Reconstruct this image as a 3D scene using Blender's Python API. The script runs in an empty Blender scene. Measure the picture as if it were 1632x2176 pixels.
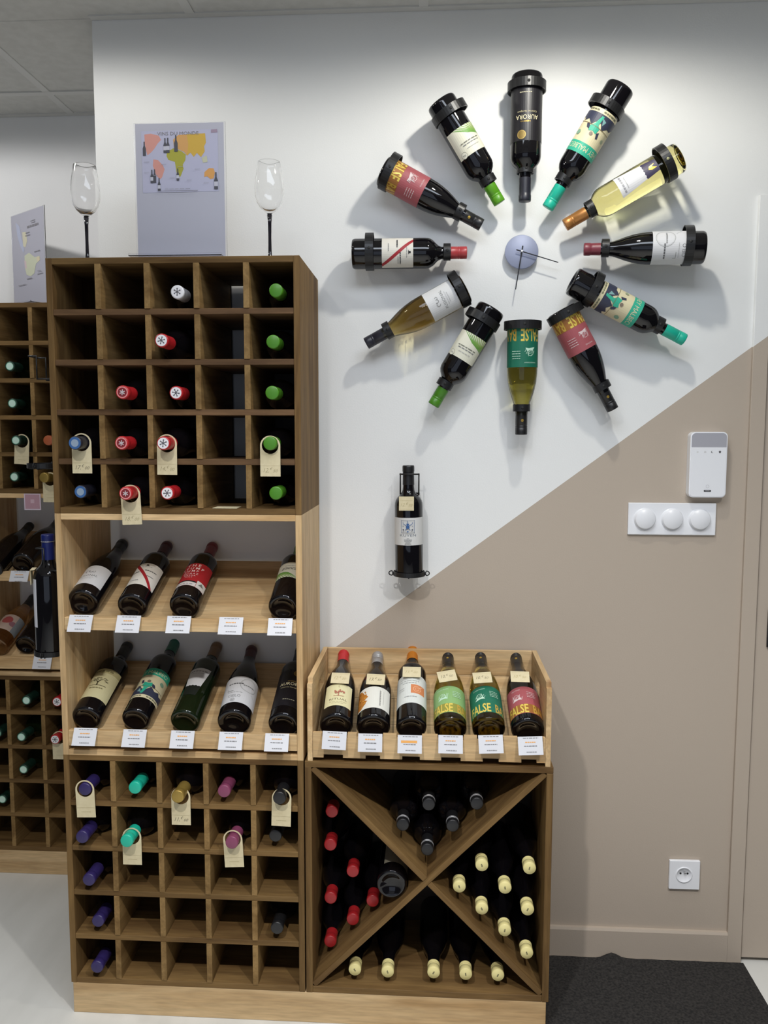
import bpy, bmesh, math, random
from mathutils import Matrix, Vector
random.seed(7)
SC = bpy.context.scene
COL = SC.collection
PI = math.pi

# ---------------------------------------------------------------- camera
cam_d = bpy.data.cameras.new('camera')
cam = bpy.data.objects.new('camera', cam_d)
COL.objects.link(cam)
cam_d.sensor_fit = 'VERTICAL'
cam_d.sensor_height = 24.0
cam_d.lens = 1745.72 / 2176.0 * 24.0
cam_d.clip_start = 0.05
YAW, PITCH, ROLL = .0595, .0947, .0018
_f = Vector((-math.sin(YAW) * math.cos(PITCH), math.cos(YAW) * math.cos(PITCH), -math.sin(PITCH)))
_r = Vector((math.cos(YAW), math.sin(YAW), 0))
_u = _r.cross(_f)
_r2 = math.cos(ROLL) * _r + math.sin(ROLL) * _u
_u2 = -math.sin(ROLL) * _r + math.cos(ROLL) * _u
cam.matrix_world = Matrix(((_r2.x, _u2.x, -_f.x, .8983), (_r2.y, _u2.y, -_f.y, -2.2073),
                           (_r2.z, _u2.z, -_f.z, 1.4539), (0, 0, 0, 1)))
SC.camera = cam

# ---------------------------------------------------------------- light
SC.view_settings.view_transform = 'Standard'
SC.view_settings.look = 'None'
SC.view_settings.exposure = 0.0
SC.view_settings.gamma = 1.0
SC.view_settings.use_curve_mapping = False
SC.cycles.use_denoising = True
SC.cycles.blur_glossy = 0.0
W = bpy.data.worlds.new('world')
SC.world = W
W.use_nodes = True
W.node_tree.nodes['Background'].inputs[0].default_value = (.80, .88, 1.0, 1)
W.node_tree.nodes['Background'].inputs[1].default_value = .042

def spot(name, loc, aim, watts, size, blend, radius, col):
    d = bpy.data.lights.new(name, 'SPOT')
    d.energy = watts; d.spot_size = math.radians(size); d.spot_blend = blend
    d.shadow_soft_size = radius; d.color = col
    o = bpy.data.objects.new(name, d)
    COL.objects.link(o)
    o.location = loc
    o.rotation_euler = (Vector(aim) - Vector(loc)).to_track_quat('-Z', 'Y').to_euler()
    d.cycles.is_caustics_light = name == 'clock_spot'
    return o

# recessed ceiling spots: one close to the wall over the bottle clock, one over the tall rack, a row further out
spot('clock_spot', (1.20, -.56, 2.50), (1.20, -.56, 0), 19.5, 174, .38, .028, (1.0, .965, .87))
spot('ceiling_spot', (.08, -.43, 2.50), (.08, -.43, 0), 4.5, 173, .45, .028, (1.0, .965, .88))
spot('ceiling_spot', (.45, -1.85, 2.50), (.45, -1.85, 0), 130.0, 144, 1.0, .035, (1.0, .97, .93))
spot('ceiling_spot', (1.65, -1.85, 2.50), (1.65, -1.85, 0), 130.0, 144, 1.0, .035, (1.0, .97, .93))
spot('ceiling_spot', (-.75, -.28, 2.50), (-.75, -.28, 0), 20.0, 177, .16, .035, (1.0, .98, .96))
def area(name, loc, rot, w, h, watts, col):
    d = bpy.data.lights.new(name, 'AREA')
    d.shape = 'RECTANGLE'; d.size = w; d.size_y = h; d.energy = watts; d.color = col
    o = bpy.data.objects.new(name, d)
    COL.objects.link(o)
    o.location = loc; o.rotation_euler = rot
    return o
area('shop_window', (.3, -4.6, 1.35), (PI / 2, 0, 0), 3.2, 2.0, 13.0, (.70, .80, 1.0))      # daylight from the street side
area('ceiling_fill', (1.0, -1.25, 2.51), (0, 0, 0), 1.2, .6, 17.0, (.80, .88, 1.0))          # unseen soft fill, added to lift the wall shadows

# ---------------------------------------------------------------- materials
def S(r, g, b):
    return tuple((c / 255 / 12.92 if c / 255 <= .04045 else ((c / 255 + .055) / 1.055) ** 2.4) for c in (r, g, b))
MATS = {}
def base_mat(name):
    m = bpy.data.materials.new(name); m.use_nodes = True
    return m, m.node_tree, m.node_tree.nodes['Principled BSDF']
def flat(name, col, rough=.5, metal=0.0, spec=.5, coat=0.0):
    if name in MATS: return MATS[name]
    m, nt, b = base_mat(name)
    b.inputs['Base Color'].default_value = (*col, 1)
    b.inputs['Roughness'].default_value = rough
    b.inputs['Metallic'].default_value = metal
    b.inputs['Specular IOR Level'].default_value = spec
    b.inputs['Coat Weight'].default_value = coat
    m.diffuse_color = (*col, 1)
    MATS[name] = m
    return m
def glass(name, col, ior, density=0.0, vol=None):
    m, nt, b = base_mat(name)
    b.inputs['Base Color'].default_value = (*col, 1)
    b.inputs['Roughness'].default_value = 0.0
    b.inputs['IOR'].default_value = ior
    b.inputs['Transmission Weight'].default_value = 1.0
    if vol:
        v = nt.nodes.new('ShaderNodeVolumeAbsorption')
        v.inputs['Color'].default_value = (*vol, 1); v.inputs['Density'].default_value = density
        nt.links.new(v.outputs[0], nt.nodes['Material Output'].inputs['Volume'])
    MATS[name] = m
    return m
def noise_mat(name, c1, c2, scale, rough=.6, bump=0.0, bscale=300, detail=4, stretch=(1, 1, 1), spec=.4):
    m, nt, b = base_mat(name)
    N, Lk = nt.nodes, nt.links
    tc = N.new('ShaderNodeTexCoord'); mp = N.new('ShaderNodeMapping')
    mp.inputs['Scale'].default_value = stretch
    Lk.new(tc.outputs['Object'], mp.inputs['Vector'])
    nz = N.new('ShaderNodeTexNoise'); nz.inputs['Scale'].default_value = scale; nz.inputs['Detail'].default_value = detail
    Lk.new(mp.outputs[0], nz.inputs['Vector'])
    rp = N.new('ShaderNodeValToRGB')
    rp.color_ramp.elements[0].color = (*c1, 1); rp.color_ramp.elements[0].position = .35
    rp.color_ramp.elements[1].color = (*c2, 1); rp.color_ramp.elements[1].position = .65
    Lk.new(nz.outputs[0], rp.inputs[0]); Lk.new(rp.outputs[0], b.inputs['Base Color'])
    b.inputs['Roughness'].default_value = rough; b.inputs['Specular IOR Level'].default_value = spec
    if bump:
        n2 = N.new('ShaderNodeTexNoise'); n2.inputs['Scale'].default_value = bscale; n2.inputs['Detail'].default_value = 3
        Lk.new(tc.outputs['Object'], n2.inputs['Vector'])
        bp = N.new('ShaderNodeBump'); bp.inputs['Strength'].default_value = bump; bp.inputs['Distance'].default_value = .002
        Lk.new(n2.outputs[0], bp.inputs['Height']); Lk.new(bp.outputs[0], b.inputs['Normal'])
    MATS[name] = m
    return m
def wood(name, axis, light, dark, knot, rough=.5, spec=.35):
    """grain stretched along one axis, growth rings, per-board shift and tint"""
    m, nt, b = base_mat(name)
    N, Lk = nt.nodes, nt.links
    tc = N.new('ShaderNodeTexCoord'); oi = N.new('ShaderNodeObjectInfo')
    sc = N.new('ShaderNodeVectorMath'); sc.operation = 'SCALE'; sc.inputs[0].default_value = (7.3, 3.9, 5.7)
    Lk.new(oi.outputs['Random'], sc.inputs['Scale'])
    ad = N.new('ShaderNodeVectorMath'); ad.operation = 'ADD'
    Lk.new(tc.outputs['Object'], ad.inputs[0]); Lk.new(sc.outputs[0], ad.inputs[1])
    st = [1.0, 1.0, 1.0]; st[axis] = .09
    mp = N.new('ShaderNodeMapping'); mp.inputs['Scale'].default_value = st
    Lk.new(ad.outputs[0], mp.inputs['Vector'])
    n1 = N.new('ShaderNodeTexNoise'); n1.inputs['Scale'].default_value = 22; n1.inputs['Detail'].default_value = 3; n1.inputs['Distortion'].default_value = .7
    n2 = N.new('ShaderNodeTexNoise'); n2.inputs['Scale'].default_value = 190; n2.inputs['Detail'].default_value = 4
    Lk.new(mp.outputs[0], n1.inputs['Vector']); Lk.new(mp.outputs[0], n2.inputs['Vector'])
    r1 = N.new('ShaderNodeValToRGB')
    e = r1.color_ramp.elements
    e[0].position = .3; e[0].color = (*dark, 1); e[1].position = .62; e[1].color = (*light, 1)
    Lk.new(n1.outputs[0], r1.inputs[0])
    r2 = N.new('ShaderNodeMapRange'); r2.inputs['From Min'].default_value = .3; r2.inputs['From Max'].default_value = .7
    r2.inputs['To Min'].default_value = .82; r2.inputs['To Max'].default_value = 1.08
    Lk.new(n2.outputs[0], r2.inputs['Value'])
    tint = N.new('ShaderNodeMapRange'); tint.inputs['To Min'].default_value = .86; tint.inputs['To Max'].default_value = 1.12
    Lk.new(oi.outputs['Random'], tint.inputs['Value'])
    mu = N.new('ShaderNodeMath'); mu.operation = 'MULTIPLY'
    Lk.new(r2.outputs[0], mu.inputs[0]); Lk.new(tint.outputs[0], mu.inputs[1])
    vm = N.new('ShaderNodeVectorMath'); vm.operation = 'SCALE'
    Lk.new(r1.outputs[0], vm.inputs[0]); Lk.new(mu.outputs[0], vm.inputs['Scale'])
    last = vm.outputs[0]
    if knot:
        vo = N.new('ShaderNodeTexVoronoi'); vo.inputs['Scale'].default_value = 5.2
        kst = [1.0, 1.0, 1.0]; kst[axis] = .55
        mk = N.new('ShaderNodeMapping'); mk.inputs['Scale'].default_value = kst
        Lk.new(ad.outputs[0], mk.inputs['Vector']); Lk.new(mk.outputs[0], vo.inputs['Vector'])
        kr = N.new('ShaderNodeMapRange'); kr.inputs['From Min'].default_value = .03; kr.inputs['From Max'].default_value = .085
        kr.inputs['To Min'].default_value = .75; kr.inputs['To Max'].default_value = 0
        Lk.new(vo.outputs['Distance'], kr.inputs['Value'])
        mx = N.new('ShaderNodeMix'); mx.data_type = 'RGBA'
        Lk.new(kr.outputs[0], mx.inputs[0]); Lk.new(last, mx.inputs[6]); mx.inputs[7].default_value = (*knot, 1)
        last = mx.outputs[2]
    Lk.new(last, b.inputs['Base Color'])
    b.inputs['Roughness'].default_value = rough; b.inputs['Specular IOR Level'].default_value = spec
    bp = N.new('ShaderNodeBump'); bp.inputs['Strength'].default_value = .12; bp.inputs['Distance'].default_value = .001
    Lk.new(n2.outputs[0], bp.inputs['Height']); Lk.new(bp.outputs[0], b.inputs['Normal'])
    MATS[name] = m
    return m
for i, a in enumerate('xyz'):
    wood('shaded_back_' + a, i, (.030, .020, .012), (.016, .010, .006), None)  # near-black back boards: the deep shade of the cells is put into their colour
    wood('walnut_' + a, i, (.200, .120, .046), (.095, .052, .020), None, .6, .12)
    wood('oiled_' + a, i, (.28, .175, .07), (.165, .096, .035), None, .6, .12)
    wood('redbrown_' + a, i, (.160, .090, .044), (.075, .041, .020), None, .6, .15)
    wood('pine_' + a, i, (.67, .475, .255), (.46, .285, .125), (.26, .13, .05))
def wall_paint():
    m, nt, b = base_mat('two_tone_wall_paint')
    N, Lk = nt.nodes, nt.links
    g = N.new('ShaderNodeNewGeometry'); sx = N.new('ShaderNodeSeparateXYZ')
    Lk.new(g.outputs['Position'], sx.inputs[0])
    # taupe below the masked diagonal z = .8784 + .7472 (x - .6467)
    mm = N.new('ShaderNodeMath'); mm.operation = 'MULTIPLY_ADD'; mm.inputs[1].default_value = .7472; mm.inputs[2].default_value = .8784 - .7472 * .6467
    Lk.new(sx.outputs['X'], mm.inputs[0])
    lt = N.new('ShaderNodeMath'); lt.operation = 'LESS_THAN'
    Lk.new(sx.outputs['Z'], lt.inputs[0]); Lk.new(mm.outputs[0], lt.inputs[1])
    mx = N.new('ShaderNodeMix'); mx.data_type = 'RGBA'
    mx.inputs[6].default_value = (.78, .785, .775, 1); mx.inputs[7].default_value = (.455, .385, .315, 1)
    Lk.new(lt.outputs[0], mx.inputs[0]); Lk.new(mx.outputs[2], b.inputs['Base Color'])
    b.inputs['Roughness'].default_value = .55; b.inputs['Specular IOR Level'].default_value = .3
    n2 = N.new('ShaderNodeTexNoise'); n2.inputs['Scale'].default_value = 260; n2.inputs['Detail'].default_value = 2
    tc = N.new('ShaderNodeTexCoord'); Lk.new(tc.outputs['Object'], n2.inputs['Vector'])
    bp = N.new('ShaderNodeBump'); bp.inputs['Strength'].default_value = .12; bp.inputs['Distance'].default_value = .002
    Lk.new(n2.outputs[0], bp.inputs['Height']); Lk.new(bp.outputs[0], b.inputs['Normal'])
    MATS['wall'] = m
wall_paint()
noise_mat('white_wall', (.76, .765, .765), (.79, .79, .785), 3, .6, .1, 260)
noise_mat('ceiling_tile', (.55, .55, .525), (.60, .60, .575), 40, .8, .25, 420)
flat('tee_bar', (.60, .60, .58), .5)
noise_mat('floor', (.60, .60, .57), (.67, .67, .64), 9, .45, .03, 120, 5, (1, .25, 1))
noise_mat('mat_pile', (.010, .0095, .0095), (.036, .033, .031), 160, .95, .9, 420, 6)
flat('black_steel', (.020, .020, .021), .38, .4, .5)
flat('white_plastic', (.80, .81, .84), .28)
flat('grey_plastic', (.38, .38, .42), .3)
flat('dark_hole', (.01, .01, .01), .7)
flat('brushed_disc', (.30, .33, .46), .55, .2)
flat('hand_black', (.012, .012, .016), .25)
noise_mat('kraft', (.60, .52, .33), (.66, .58, .38), 60, .8, .05, 500)
flat('card_white', (.62, .63, .67), .45)
flat('paper', (.43, .43, .50), .35)
flat('dark_glass', (.0035, .003, .004), .035, 0, .55)
flat('green_dark_glass', (.006, .012, .004), .035, 0, .55)
glass('amber_glass', (.90, .84, .52), 1.42, 40, (.52, .38, .02))
glass('olive_glass', (.93, .91, .60), 1.42, 24, (.62, .56, .03))
glass('clear_wine', (.99, .98, .84), 1.40, 14, (.86, .78, .14))
glass('rose_wine', (.99, .94, .82), 1.40, 6, (.88, .56, .20))
glass('crystal', (1, 1, 1), 1.28)
glass('acrylic', (.97, .97, 1.0), 1.49)
flat('stem_black', (.012, .010, .014), .06)
CAPS = dict(white=S(225, 225, 228), red=S(150, 28, 32), green=S(70, 128, 30), blue=S(70, 110, 165), purple=S(46, 36, 88), bottlegreen=S(24, 52, 42), turquoise=S(30, 178, 150),
            gold=S(165, 138, 70), mauve=S(128, 62, 92), black=S(26, 26, 28), cream=S(226, 214, 150), palegreen=S(160, 205, 185), orange=S(170, 90, 55),
            copper=S(178, 122, 66), crimson=S(112, 34, 44), oxblood=S(62, 16, 24), maroon=S(120, 48, 60), brightred=S(172, 30, 36), silver=S(170, 170, 172),
            amber=S(205, 128, 40), teal=S(24, 96, 80), tan=S(112, 84, 56), slate=S(34, 34, 44), lime=S(86, 150, 28), navy=S(20, 32, 96), pinkred=S(168, 58, 62))
for k, c in CAPS.items():
    flat('cap_' + k, c, .38, .55 if k in ('copper', 'silver', 'gold', 'amber') else 0.0, .5)
def ink(r, g, b, rough=.5, metal=0.0):
    return flat('ink_%d_%d_%d_%d' % (r, g, b, int(metal * 10)), S(r, g, b), rough, metal).name
K = ink(24, 24, 26); GREY = ink(120, 120, 122); LGREY = ink(176, 176, 176); WHITE = ink(236, 236, 232); GOLD = ink(196, 162, 70, .3, .6)
MATS_BY = lambda n: MATS[n] if n in MATS else bpy.data.materials[n]

# ---------------------------------------------------------------- mesh helpers
class MB:
    def __init__(s): s.v = []; s.f = []; s.m = []; s.mats = []; s.sm = []
    def mi(s, mat):
        if mat not in s.mats: s.mats.append(mat)
        return s.mats.index(mat)
    def add(s, vs, fs, mat, smooth=False):
        o = len(s.v); k = s.mi(mat)
        s.v += [tuple(p) for p in vs]; s.f += [tuple(i + o for i in f) for f in fs]
        s.m += [k] * len(fs); s.sm += [smooth] * len(fs)
        return s
    def box(s, a, b, mat, bev=.0):
        (x0, y0, z0), (x1, y1, z1) = a, b
        if bev <= 0:
            vs = [(x, y, z) for z in (z0, z1) for y in (y0, y1) for x in (x0, x1)]
            return s.add(vs, [(0, 2, 3, 1), (4, 5, 7, 6), (0, 1, 5, 4), (2, 6, 7, 3), (0, 4, 6, 2), (1, 3, 7, 5)], mat)
        bm = bmesh.new()
        bmesh.ops.create_cube(bm, size=1)
        bmesh.ops.scale(bm, vec=(x1 - x0, y1 - y0, z1 - z0), verts=bm.verts)
        bmesh.ops.translate(bm, vec=((x0 + x1) / 2, (y0 + y1) / 2, (z0 + z1) / 2), verts=bm.verts)
        bmesh.ops.bevel(bm, geom=bm.edges[:], offset=bev, segments=2 if bev > .003 else 1, affect='EDGES')
        return s.bm(bm, mat)
    def bm(s, bm, mat, smooth=False):
        bm.verts.index_update()
        s.add([v.co[:] for v in bm.verts], [tuple(v.index for v in f.verts) for f in bm.faces], mat, smooth)
        bm.free()
        return s
    def lathe(s, prof, mat, n=40, M=None, a0=0, smooth=True):
        vs, fs = [], []
        for r, z in prof:
            for i in range(n):
                a = 2 * PI * i / n
                p = Vector((r * math.cos(a), r * math.sin(a), z))
                vs.append(tuple(M @ p) if M else tuple(p))
        for j in range(len(prof) - 1):
            for i in range(n):
                k = (i + 1) % n
                fs.append((j * n + i, j * n + k, (j + 1) * n + k, (j + 1) * n + i))
        return s.add(vs, fs, mat, smooth)
    def tube(s, pts, r, mat, n=8):
        for a, b in zip(pts[:-1], pts[1:]):
            a, b = Vector(a), Vector(b)
            d = b - a
            q = d.to_track_quat('Z', 'Y').to_matrix().to_4x4()
            M = Matrix.Translation(a) @ q
            s.lathe([(0, -r * .6), (r, -r * .3), (r, d.length + r * .3), (0, d.length + r * .6)], mat, n, M)
        return s
    def prism(s, pts, y0, y1, mat, plane='xz'):
        """polygon extruded between y0 and y1"""
        n = len(pts)
        def P(p, t): return (p[0], t, p[1]) if plane == 'xz' else ((t, p[0], p[1]) if plane == 'yz' else (p[0], p[1], t))
        bm = bmesh.new()
        a = [bm.verts.new(P(p, y0)) for p in pts]; b = [bm.verts.new(P(p, y1)) for p in pts]
        bm.faces.new(a); bm.faces.new(b[::-1])
        for i in range(n):
            k = (i + 1) % n
            bm.faces.new((a[i], b[i], b[k], a[k]))
        bmesh.ops.recalc_face_normals(bm, faces=bm.faces)
        bmesh.ops.triangulate(bm, faces=[f for f in bm.faces if len(f.verts) > 4])
        return s.bm(bm, mat)
    def mesh(s, name):
        me = bpy.data.meshes.new(name)
        me.from_pydata(s.v, [], s.f)
        for m in s.mats: me.materials.append(MATS_BY(m))
        me.polygons.foreach_set('material_index', s.m)
        me.polygons.foreach_set('use_smooth', s.sm)
        me.update()
        return me
def link(name, me, parent=None, loc=None, M=None):
    o = bpy.data.objects.new(name, me)
    COL.objects.link(o)
    if parent: o.parent = parent
    if loc: o.location = loc
    if M is not None: o.matrix_basis = M
    return o
def obj(name, mb, parent=None, loc=None, M=None): return link(name, mb.mesh(name), parent, loc, M)
def tag(o, label, cat, group=None):
    o['label'] = label; o['category'] = cat
    if group: o['group'] = group
    return o
def thing(name, label, cat, loc=(0, 0, 0), group=None, M=None):
    o = bpy.data.objects.new(name, None)
    COL.objects.link(o)
    o.empty_display_size = .02
    if M is not None: o.matrix_basis = M
    else: o.location = loc
    return tag(o, label, cat, group)
def struct(name, mb, parent=None, loc=None):
    o = obj(name, mb, parent, loc)
    if parent is None: o['kind'] = 'structure'
    return o
def board(name, a, b, wood_, parent, off=(0, 0, 0), bev=.0008):
    """a plank whose grain follows its longest side, origin at its own centre"""
    d = [b[i] - a[i] for i in range(3)]
    ax = 'xyz'[d.index(max(d))]
    c = [(a[i] + b[i]) / 2 for i in range(3)]
    m = MB().box([a[i] - c[i] for i in range(3)], [b[i] - c[i] for i in range(3)], wood_ + '_' + ax, bev)
    return obj(name, m, parent, [c[i] - off[i] for i in range(3)])

# flat print: polygons and lettering laid on a plane or wrapped round a bottle
GLYPH = {}
def glyphs(text, shear, thin):
    key = (text, shear, thin)
    if key in GLYPH: return GLYPH[key]
    cu = bpy.data.curves.new('t', 'FONT')
    cu.body = text; cu.size = 1; cu.align_x = 'CENTER'; cu.shear = shear; cu.offset = thin
    cu.resolution_u = 2
    o = bpy.data.objects.new('t', cu)
    COL.objects.link(o)
    ev = o.evaluated_get(bpy.context.evaluated_depsgraph_get())
    me = ev.to_mesh()
    r = ([(v.co.x, v.co.y) for v in me.vertices], [tuple(p.vertices) for p in me.polygons])
    ev.to_mesh_clear()
    bpy.data.objects.remove(o); bpy.data.curves.remove(cu)
    GLYPH[key] = r
    return r
class Art:
    def __init__(s): s.L = []
    def poly(s, pts, mat): s.L.append((list(pts), [tuple(range(len(pts)))], mat)); return s
    def rect(s, u0, v0, u1, v1, mat): return s.poly([(u0, v0), (u1, v0), (u1, v1), (u0, v1)], mat)
    def circ(s, u, v, r, mat, n=20, ry=None): return s.poly([(u + r * math.cos(2 * PI * i / n), v + (ry or r) * math.sin(2 * PI * i / n)) for i in range(n)], mat)
    def ring(s, u, v, r, t, mat, n=24, a0=0, a1=2 * PI):
        vs = []; fs = []
        for i in range(n + 1):
            a = a0 + (a1 - a0) * i / n
            vs += [(u + r * math.cos(a), v + r * math.sin(a)), (u + (r - t) * math.cos(a), v + (r - t) * math.sin(a))]
            if i: fs.append((2 * i - 2, 2 * i - 1, 2 * i + 1, 2 * i))
        s.L.append((vs, fs, mat)); return s
    def line(s, u0, v0, u1, v1, w, mat):
        d = math.hypot(u1 - u0, v1 - v0); nx, ny = -(v1 - v0) / d * w / 2, (u1 - u0) / d * w / 2
        return s.poly([(u0 + nx, v0 + ny), (u0 - nx, v0 - ny), (u1 - nx, v1 - ny), (u1 + nx, v1 + ny)], mat)
    def text(s, t, u, v, h, mat, sx=1.0, shear=0.0, thin=0.0, rot=0.0):
        vs, fs = glyphs(t, shear, thin)
        k = h / .69; c, sn = math.cos(rot), math.sin(rot)
        out = []
        for x, y in vs:
            x *= k * sx; y *= k
            out.append((u + x * c - y * sn, v + x * sn + y * c))
        s.L.append((out, fs, mat)); return s
    def dashes(s, u, v, w, h, mat, seed=1):
        """a line of print too small to read: short word-long strokes"""
        rnd = random.Random(seed)
        x = u - w / 2
        while x < u + w / 2:
            l = min(rnd.uniform(.10, .24) * w, u + w / 2 - x)
            s.rect(x, v, x + l, v + h, mat); x += l + .04 * w
        return s
    def price(s, a, b, u, v, h, mat):
        s.text(a + ',', u - h * .95, v, h, mat, .95, .35, -.012)
        s.text('\u20ac', u + h * .32, v + h * .55, h * .62, mat, 1, .3, -.012)
        s.text(b, u + h * 1.35, v, h * .72, mat, 1.1, .35, -.012)
        return s
    def build(s, name, parent, fn, step=None, base=.0, M=None):
        out = MB()
        for i, (vs, fs, mat) in enumerate(s.L):
            off = base + .00005 * (i + 1)
            if step:
                bm = bmesh.new()
                bv = [bm.verts.new((x, y, 0)) for x, y in vs]
                for f in fs:
                    try: bm.faces.new([bv[j] for j in f])
                    except ValueError: pass
                xs = [p[0] for p in vs]
                k = math.ceil(min(xs) / step)
                while k * step < max(xs):
                    bmesh.ops.bisect_plane(bm, geom=bm.verts[:] + bm.edges[:] + bm.faces[:], plane_co=(k * step, 0, 0), plane_no=(1, 0, 0))
                    k += 1
                bmesh.ops.triangulate(bm, faces=[f for f in bm.faces if len(f.verts) > 4])
                bm.verts.index_update()
                out.add([fn(v.co.x, v.co.y, off) for v in bm.verts], [tuple(v.index for v in f.verts) for f in bm.faces], mat)
                bm.free()
            else:
                out.add([fn(x, y, off) for x, y in vs], fs, mat)
        if parent is None and name is None: return out
        return obj(name, out, parent, None, M)
def on_plane(u, v, o): return (u, -o, v)
def on_cyl(R): return lambda u, v, o: ((R + o) * math.sin(u / R), -(R + o) * math.cos(u / R), v)
# ---------------------------------------------------------------- bottles
def profile(kind, L, R):
    p = [(.0002, .0105), (.006, .0102), (.011, .0092), (.016, .0075), (.021, .0050), (.0255, .0020), (R - .0085, .0004), (R - .006, .0), (R - .0035, .0006), (R - .0015, .0025), (R - .0004, .0055), (R, .009)]
    if kind == 'bordeaux':
        p += [(R, .30 * L), (R, .635 * L), (R * .985, .660 * L), (R * .93, .685 * L), (R * .81, .710 * L), (R * .62, .735 * L), (R * .48, .755 * L), (.0157, .778 * L), (.0146, .81 * L)]
    else:
        p += [(R, .30 * L), (R, .43 * L), (R * .985, .48 * L), (R * .93, .54 * L), (R * .84, .60 * L), (R * .71, .66 * L), (R * .57, .715 * L), (R * .46, .76 * L), (.0163, .80 * L), (.0150, .84 * L)]
    return p + [(.0140, L - .014), (.0142, L - .006), (.0130, L - .001), (.0002, L - .0005)]
def cap_profile(style, L, ln):
    if style == 'screw':
        p = [(.0154, L - ln), (.0154, L - .024), (.0149, L - .0235), (.0149, L - .0225), (.0155, L - .022), (.0155, L - .019), (.0150, L - .0185), (.0150, L - .0175), (.0155, L - .017), (.0155, L - .001), (.0147, L + .0006), (.0002, L + .0006)]
    else:
        p = [(.0153, L - ln), (.0149, L - .020), (.0149, L - .016), (.0157, L - .0145), (.0157, L - .003), (.0150, L + .0002), (.0135, L + .0008), (.0002, L + .0008)]
    return p
CACHE = {}
def cached(key, make):
    if key not in CACHE: CACHE[key] = make()
    return CACHE[key]
def frame(base, axis, normal, roll=0.0):
    """bottle space: z along the axis to the neck, the label looks along -y"""
    Z = Vector(axis).normalized()
    Nn = Vector(normal); Nn = (Nn - Z * Nn.dot(Z)).normalized()
    if roll: Nn = Matrix.Rotation(roll, 3, Z) @ Nn
    Y = -Nn; X = Y.cross(Z)
    return Matrix(((X.x, Y.x, Z.x, base[0]), (X.y, Y.y, Z.y, base[1]), (X.z, Y.z, Z.z, base[2]), (0, 0, 0, 1)))

def seal_art(kind):
    a = Art()
    if kind == 'crest':      # printed roundel on the capsule end
        a.circ(0, 0, .0128, ink(228, 226, 228), 28)
        for i in range(6):
            t = i * PI / 3 + .2
            a.line(0, 0, .0078 * math.cos(t), .0078 * math.sin(t), .0016, ink(70, 68, 74))
            a.circ(.0074 * math.cos(t), .0074 * math.sin(t), .0017, ink(90, 88, 94), 8)
        a.circ(0, 0, .0025, ink(90, 88, 94), 10)
    elif kind == 'redcrest':
        a.circ(0, 0, .0130, ink(222, 140, 140), 28); a.circ(0, 0, .0106, ink(120, 26, 34), 28)
        for i in range(6):
            t = i * PI / 3
            a.line(0, 0, .0066 * math.cos(t), .0066 * math.sin(t), .0022, ink(190, 180, 182))
    elif kind == 'blue':
        a.circ(0, 0, .0138, ink(70, 112, 170, .3, .3), 28); a.circ(0, 0, .0088, ink(165, 185, 205, .35, .4), 24)
    elif kind == 'mark':
        a.rect(-.0011, -.004, .0002, .004, ink(60, 58, 44)); a.rect(.0008, -.0035, .0018, .0036, ink(60, 58, 44))
    elif kind == 'pale':
        a.circ(0, 0, .0122, ink(120, 176, 146), 26); a.circ(0, 0, .0105, ink(196, 224, 210), 24)
    return a

def bottle(label, kind, L, R, glass_, cap, base, axis, normal, roll=0.0, style='cork', cap_len=.058, group=None, seal=None, art=None, art_args=(), rings=None, name='wine_bottle'):
    t = thing(name, label, 'bottle', group=group, M=frame(base, axis, normal, roll))
    me = cached(('body', kind, L, R, glass_), lambda: MB().lathe(profile(kind, L, R), glass_, 44).mesh('body'))
    link('body', me, t)
    if cap:
        cm = 'cap_' + cap
        def mk():
            m = MB().lathe(cap_profile(style, L, cap_len), cm, 32)
            for z in (rings or ()): m.lathe([(.0150, L - z), (.0160, L - z), (.0160, L - z + .0016), (.0150, L - z + .0016)], 'cap_silver', 32)
            return m.mesh('capsule')
        c = link('capsule', cached(('cap', cap, style, L, cap_len, bool(rings)), mk), t)
        if seal:
            def mks():
                return seal_art(seal).build(None, None, lambda u, v, o: (u, v, L + .0009 + o)).mesh('cap_print')
            link('cap_print', cached(('seal', seal, L), mks), c)
    if art: art(t, L, R, *art_args)
    return t

def paper(t, R, v0, v1, w, mat, pts=None):
    """the label itself, wrapped round the body"""
    a = Art()
    if pts: a.poly(pts, mat)
    else: a.rect(-w / 2, v0, w / 2, v1, mat)
    return a.build('label', t, on_cyl(R), .005, .0003)
def prints(lab, R, a): return a.build('print', lab, on_cyl(R), .005, .0004)

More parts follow.
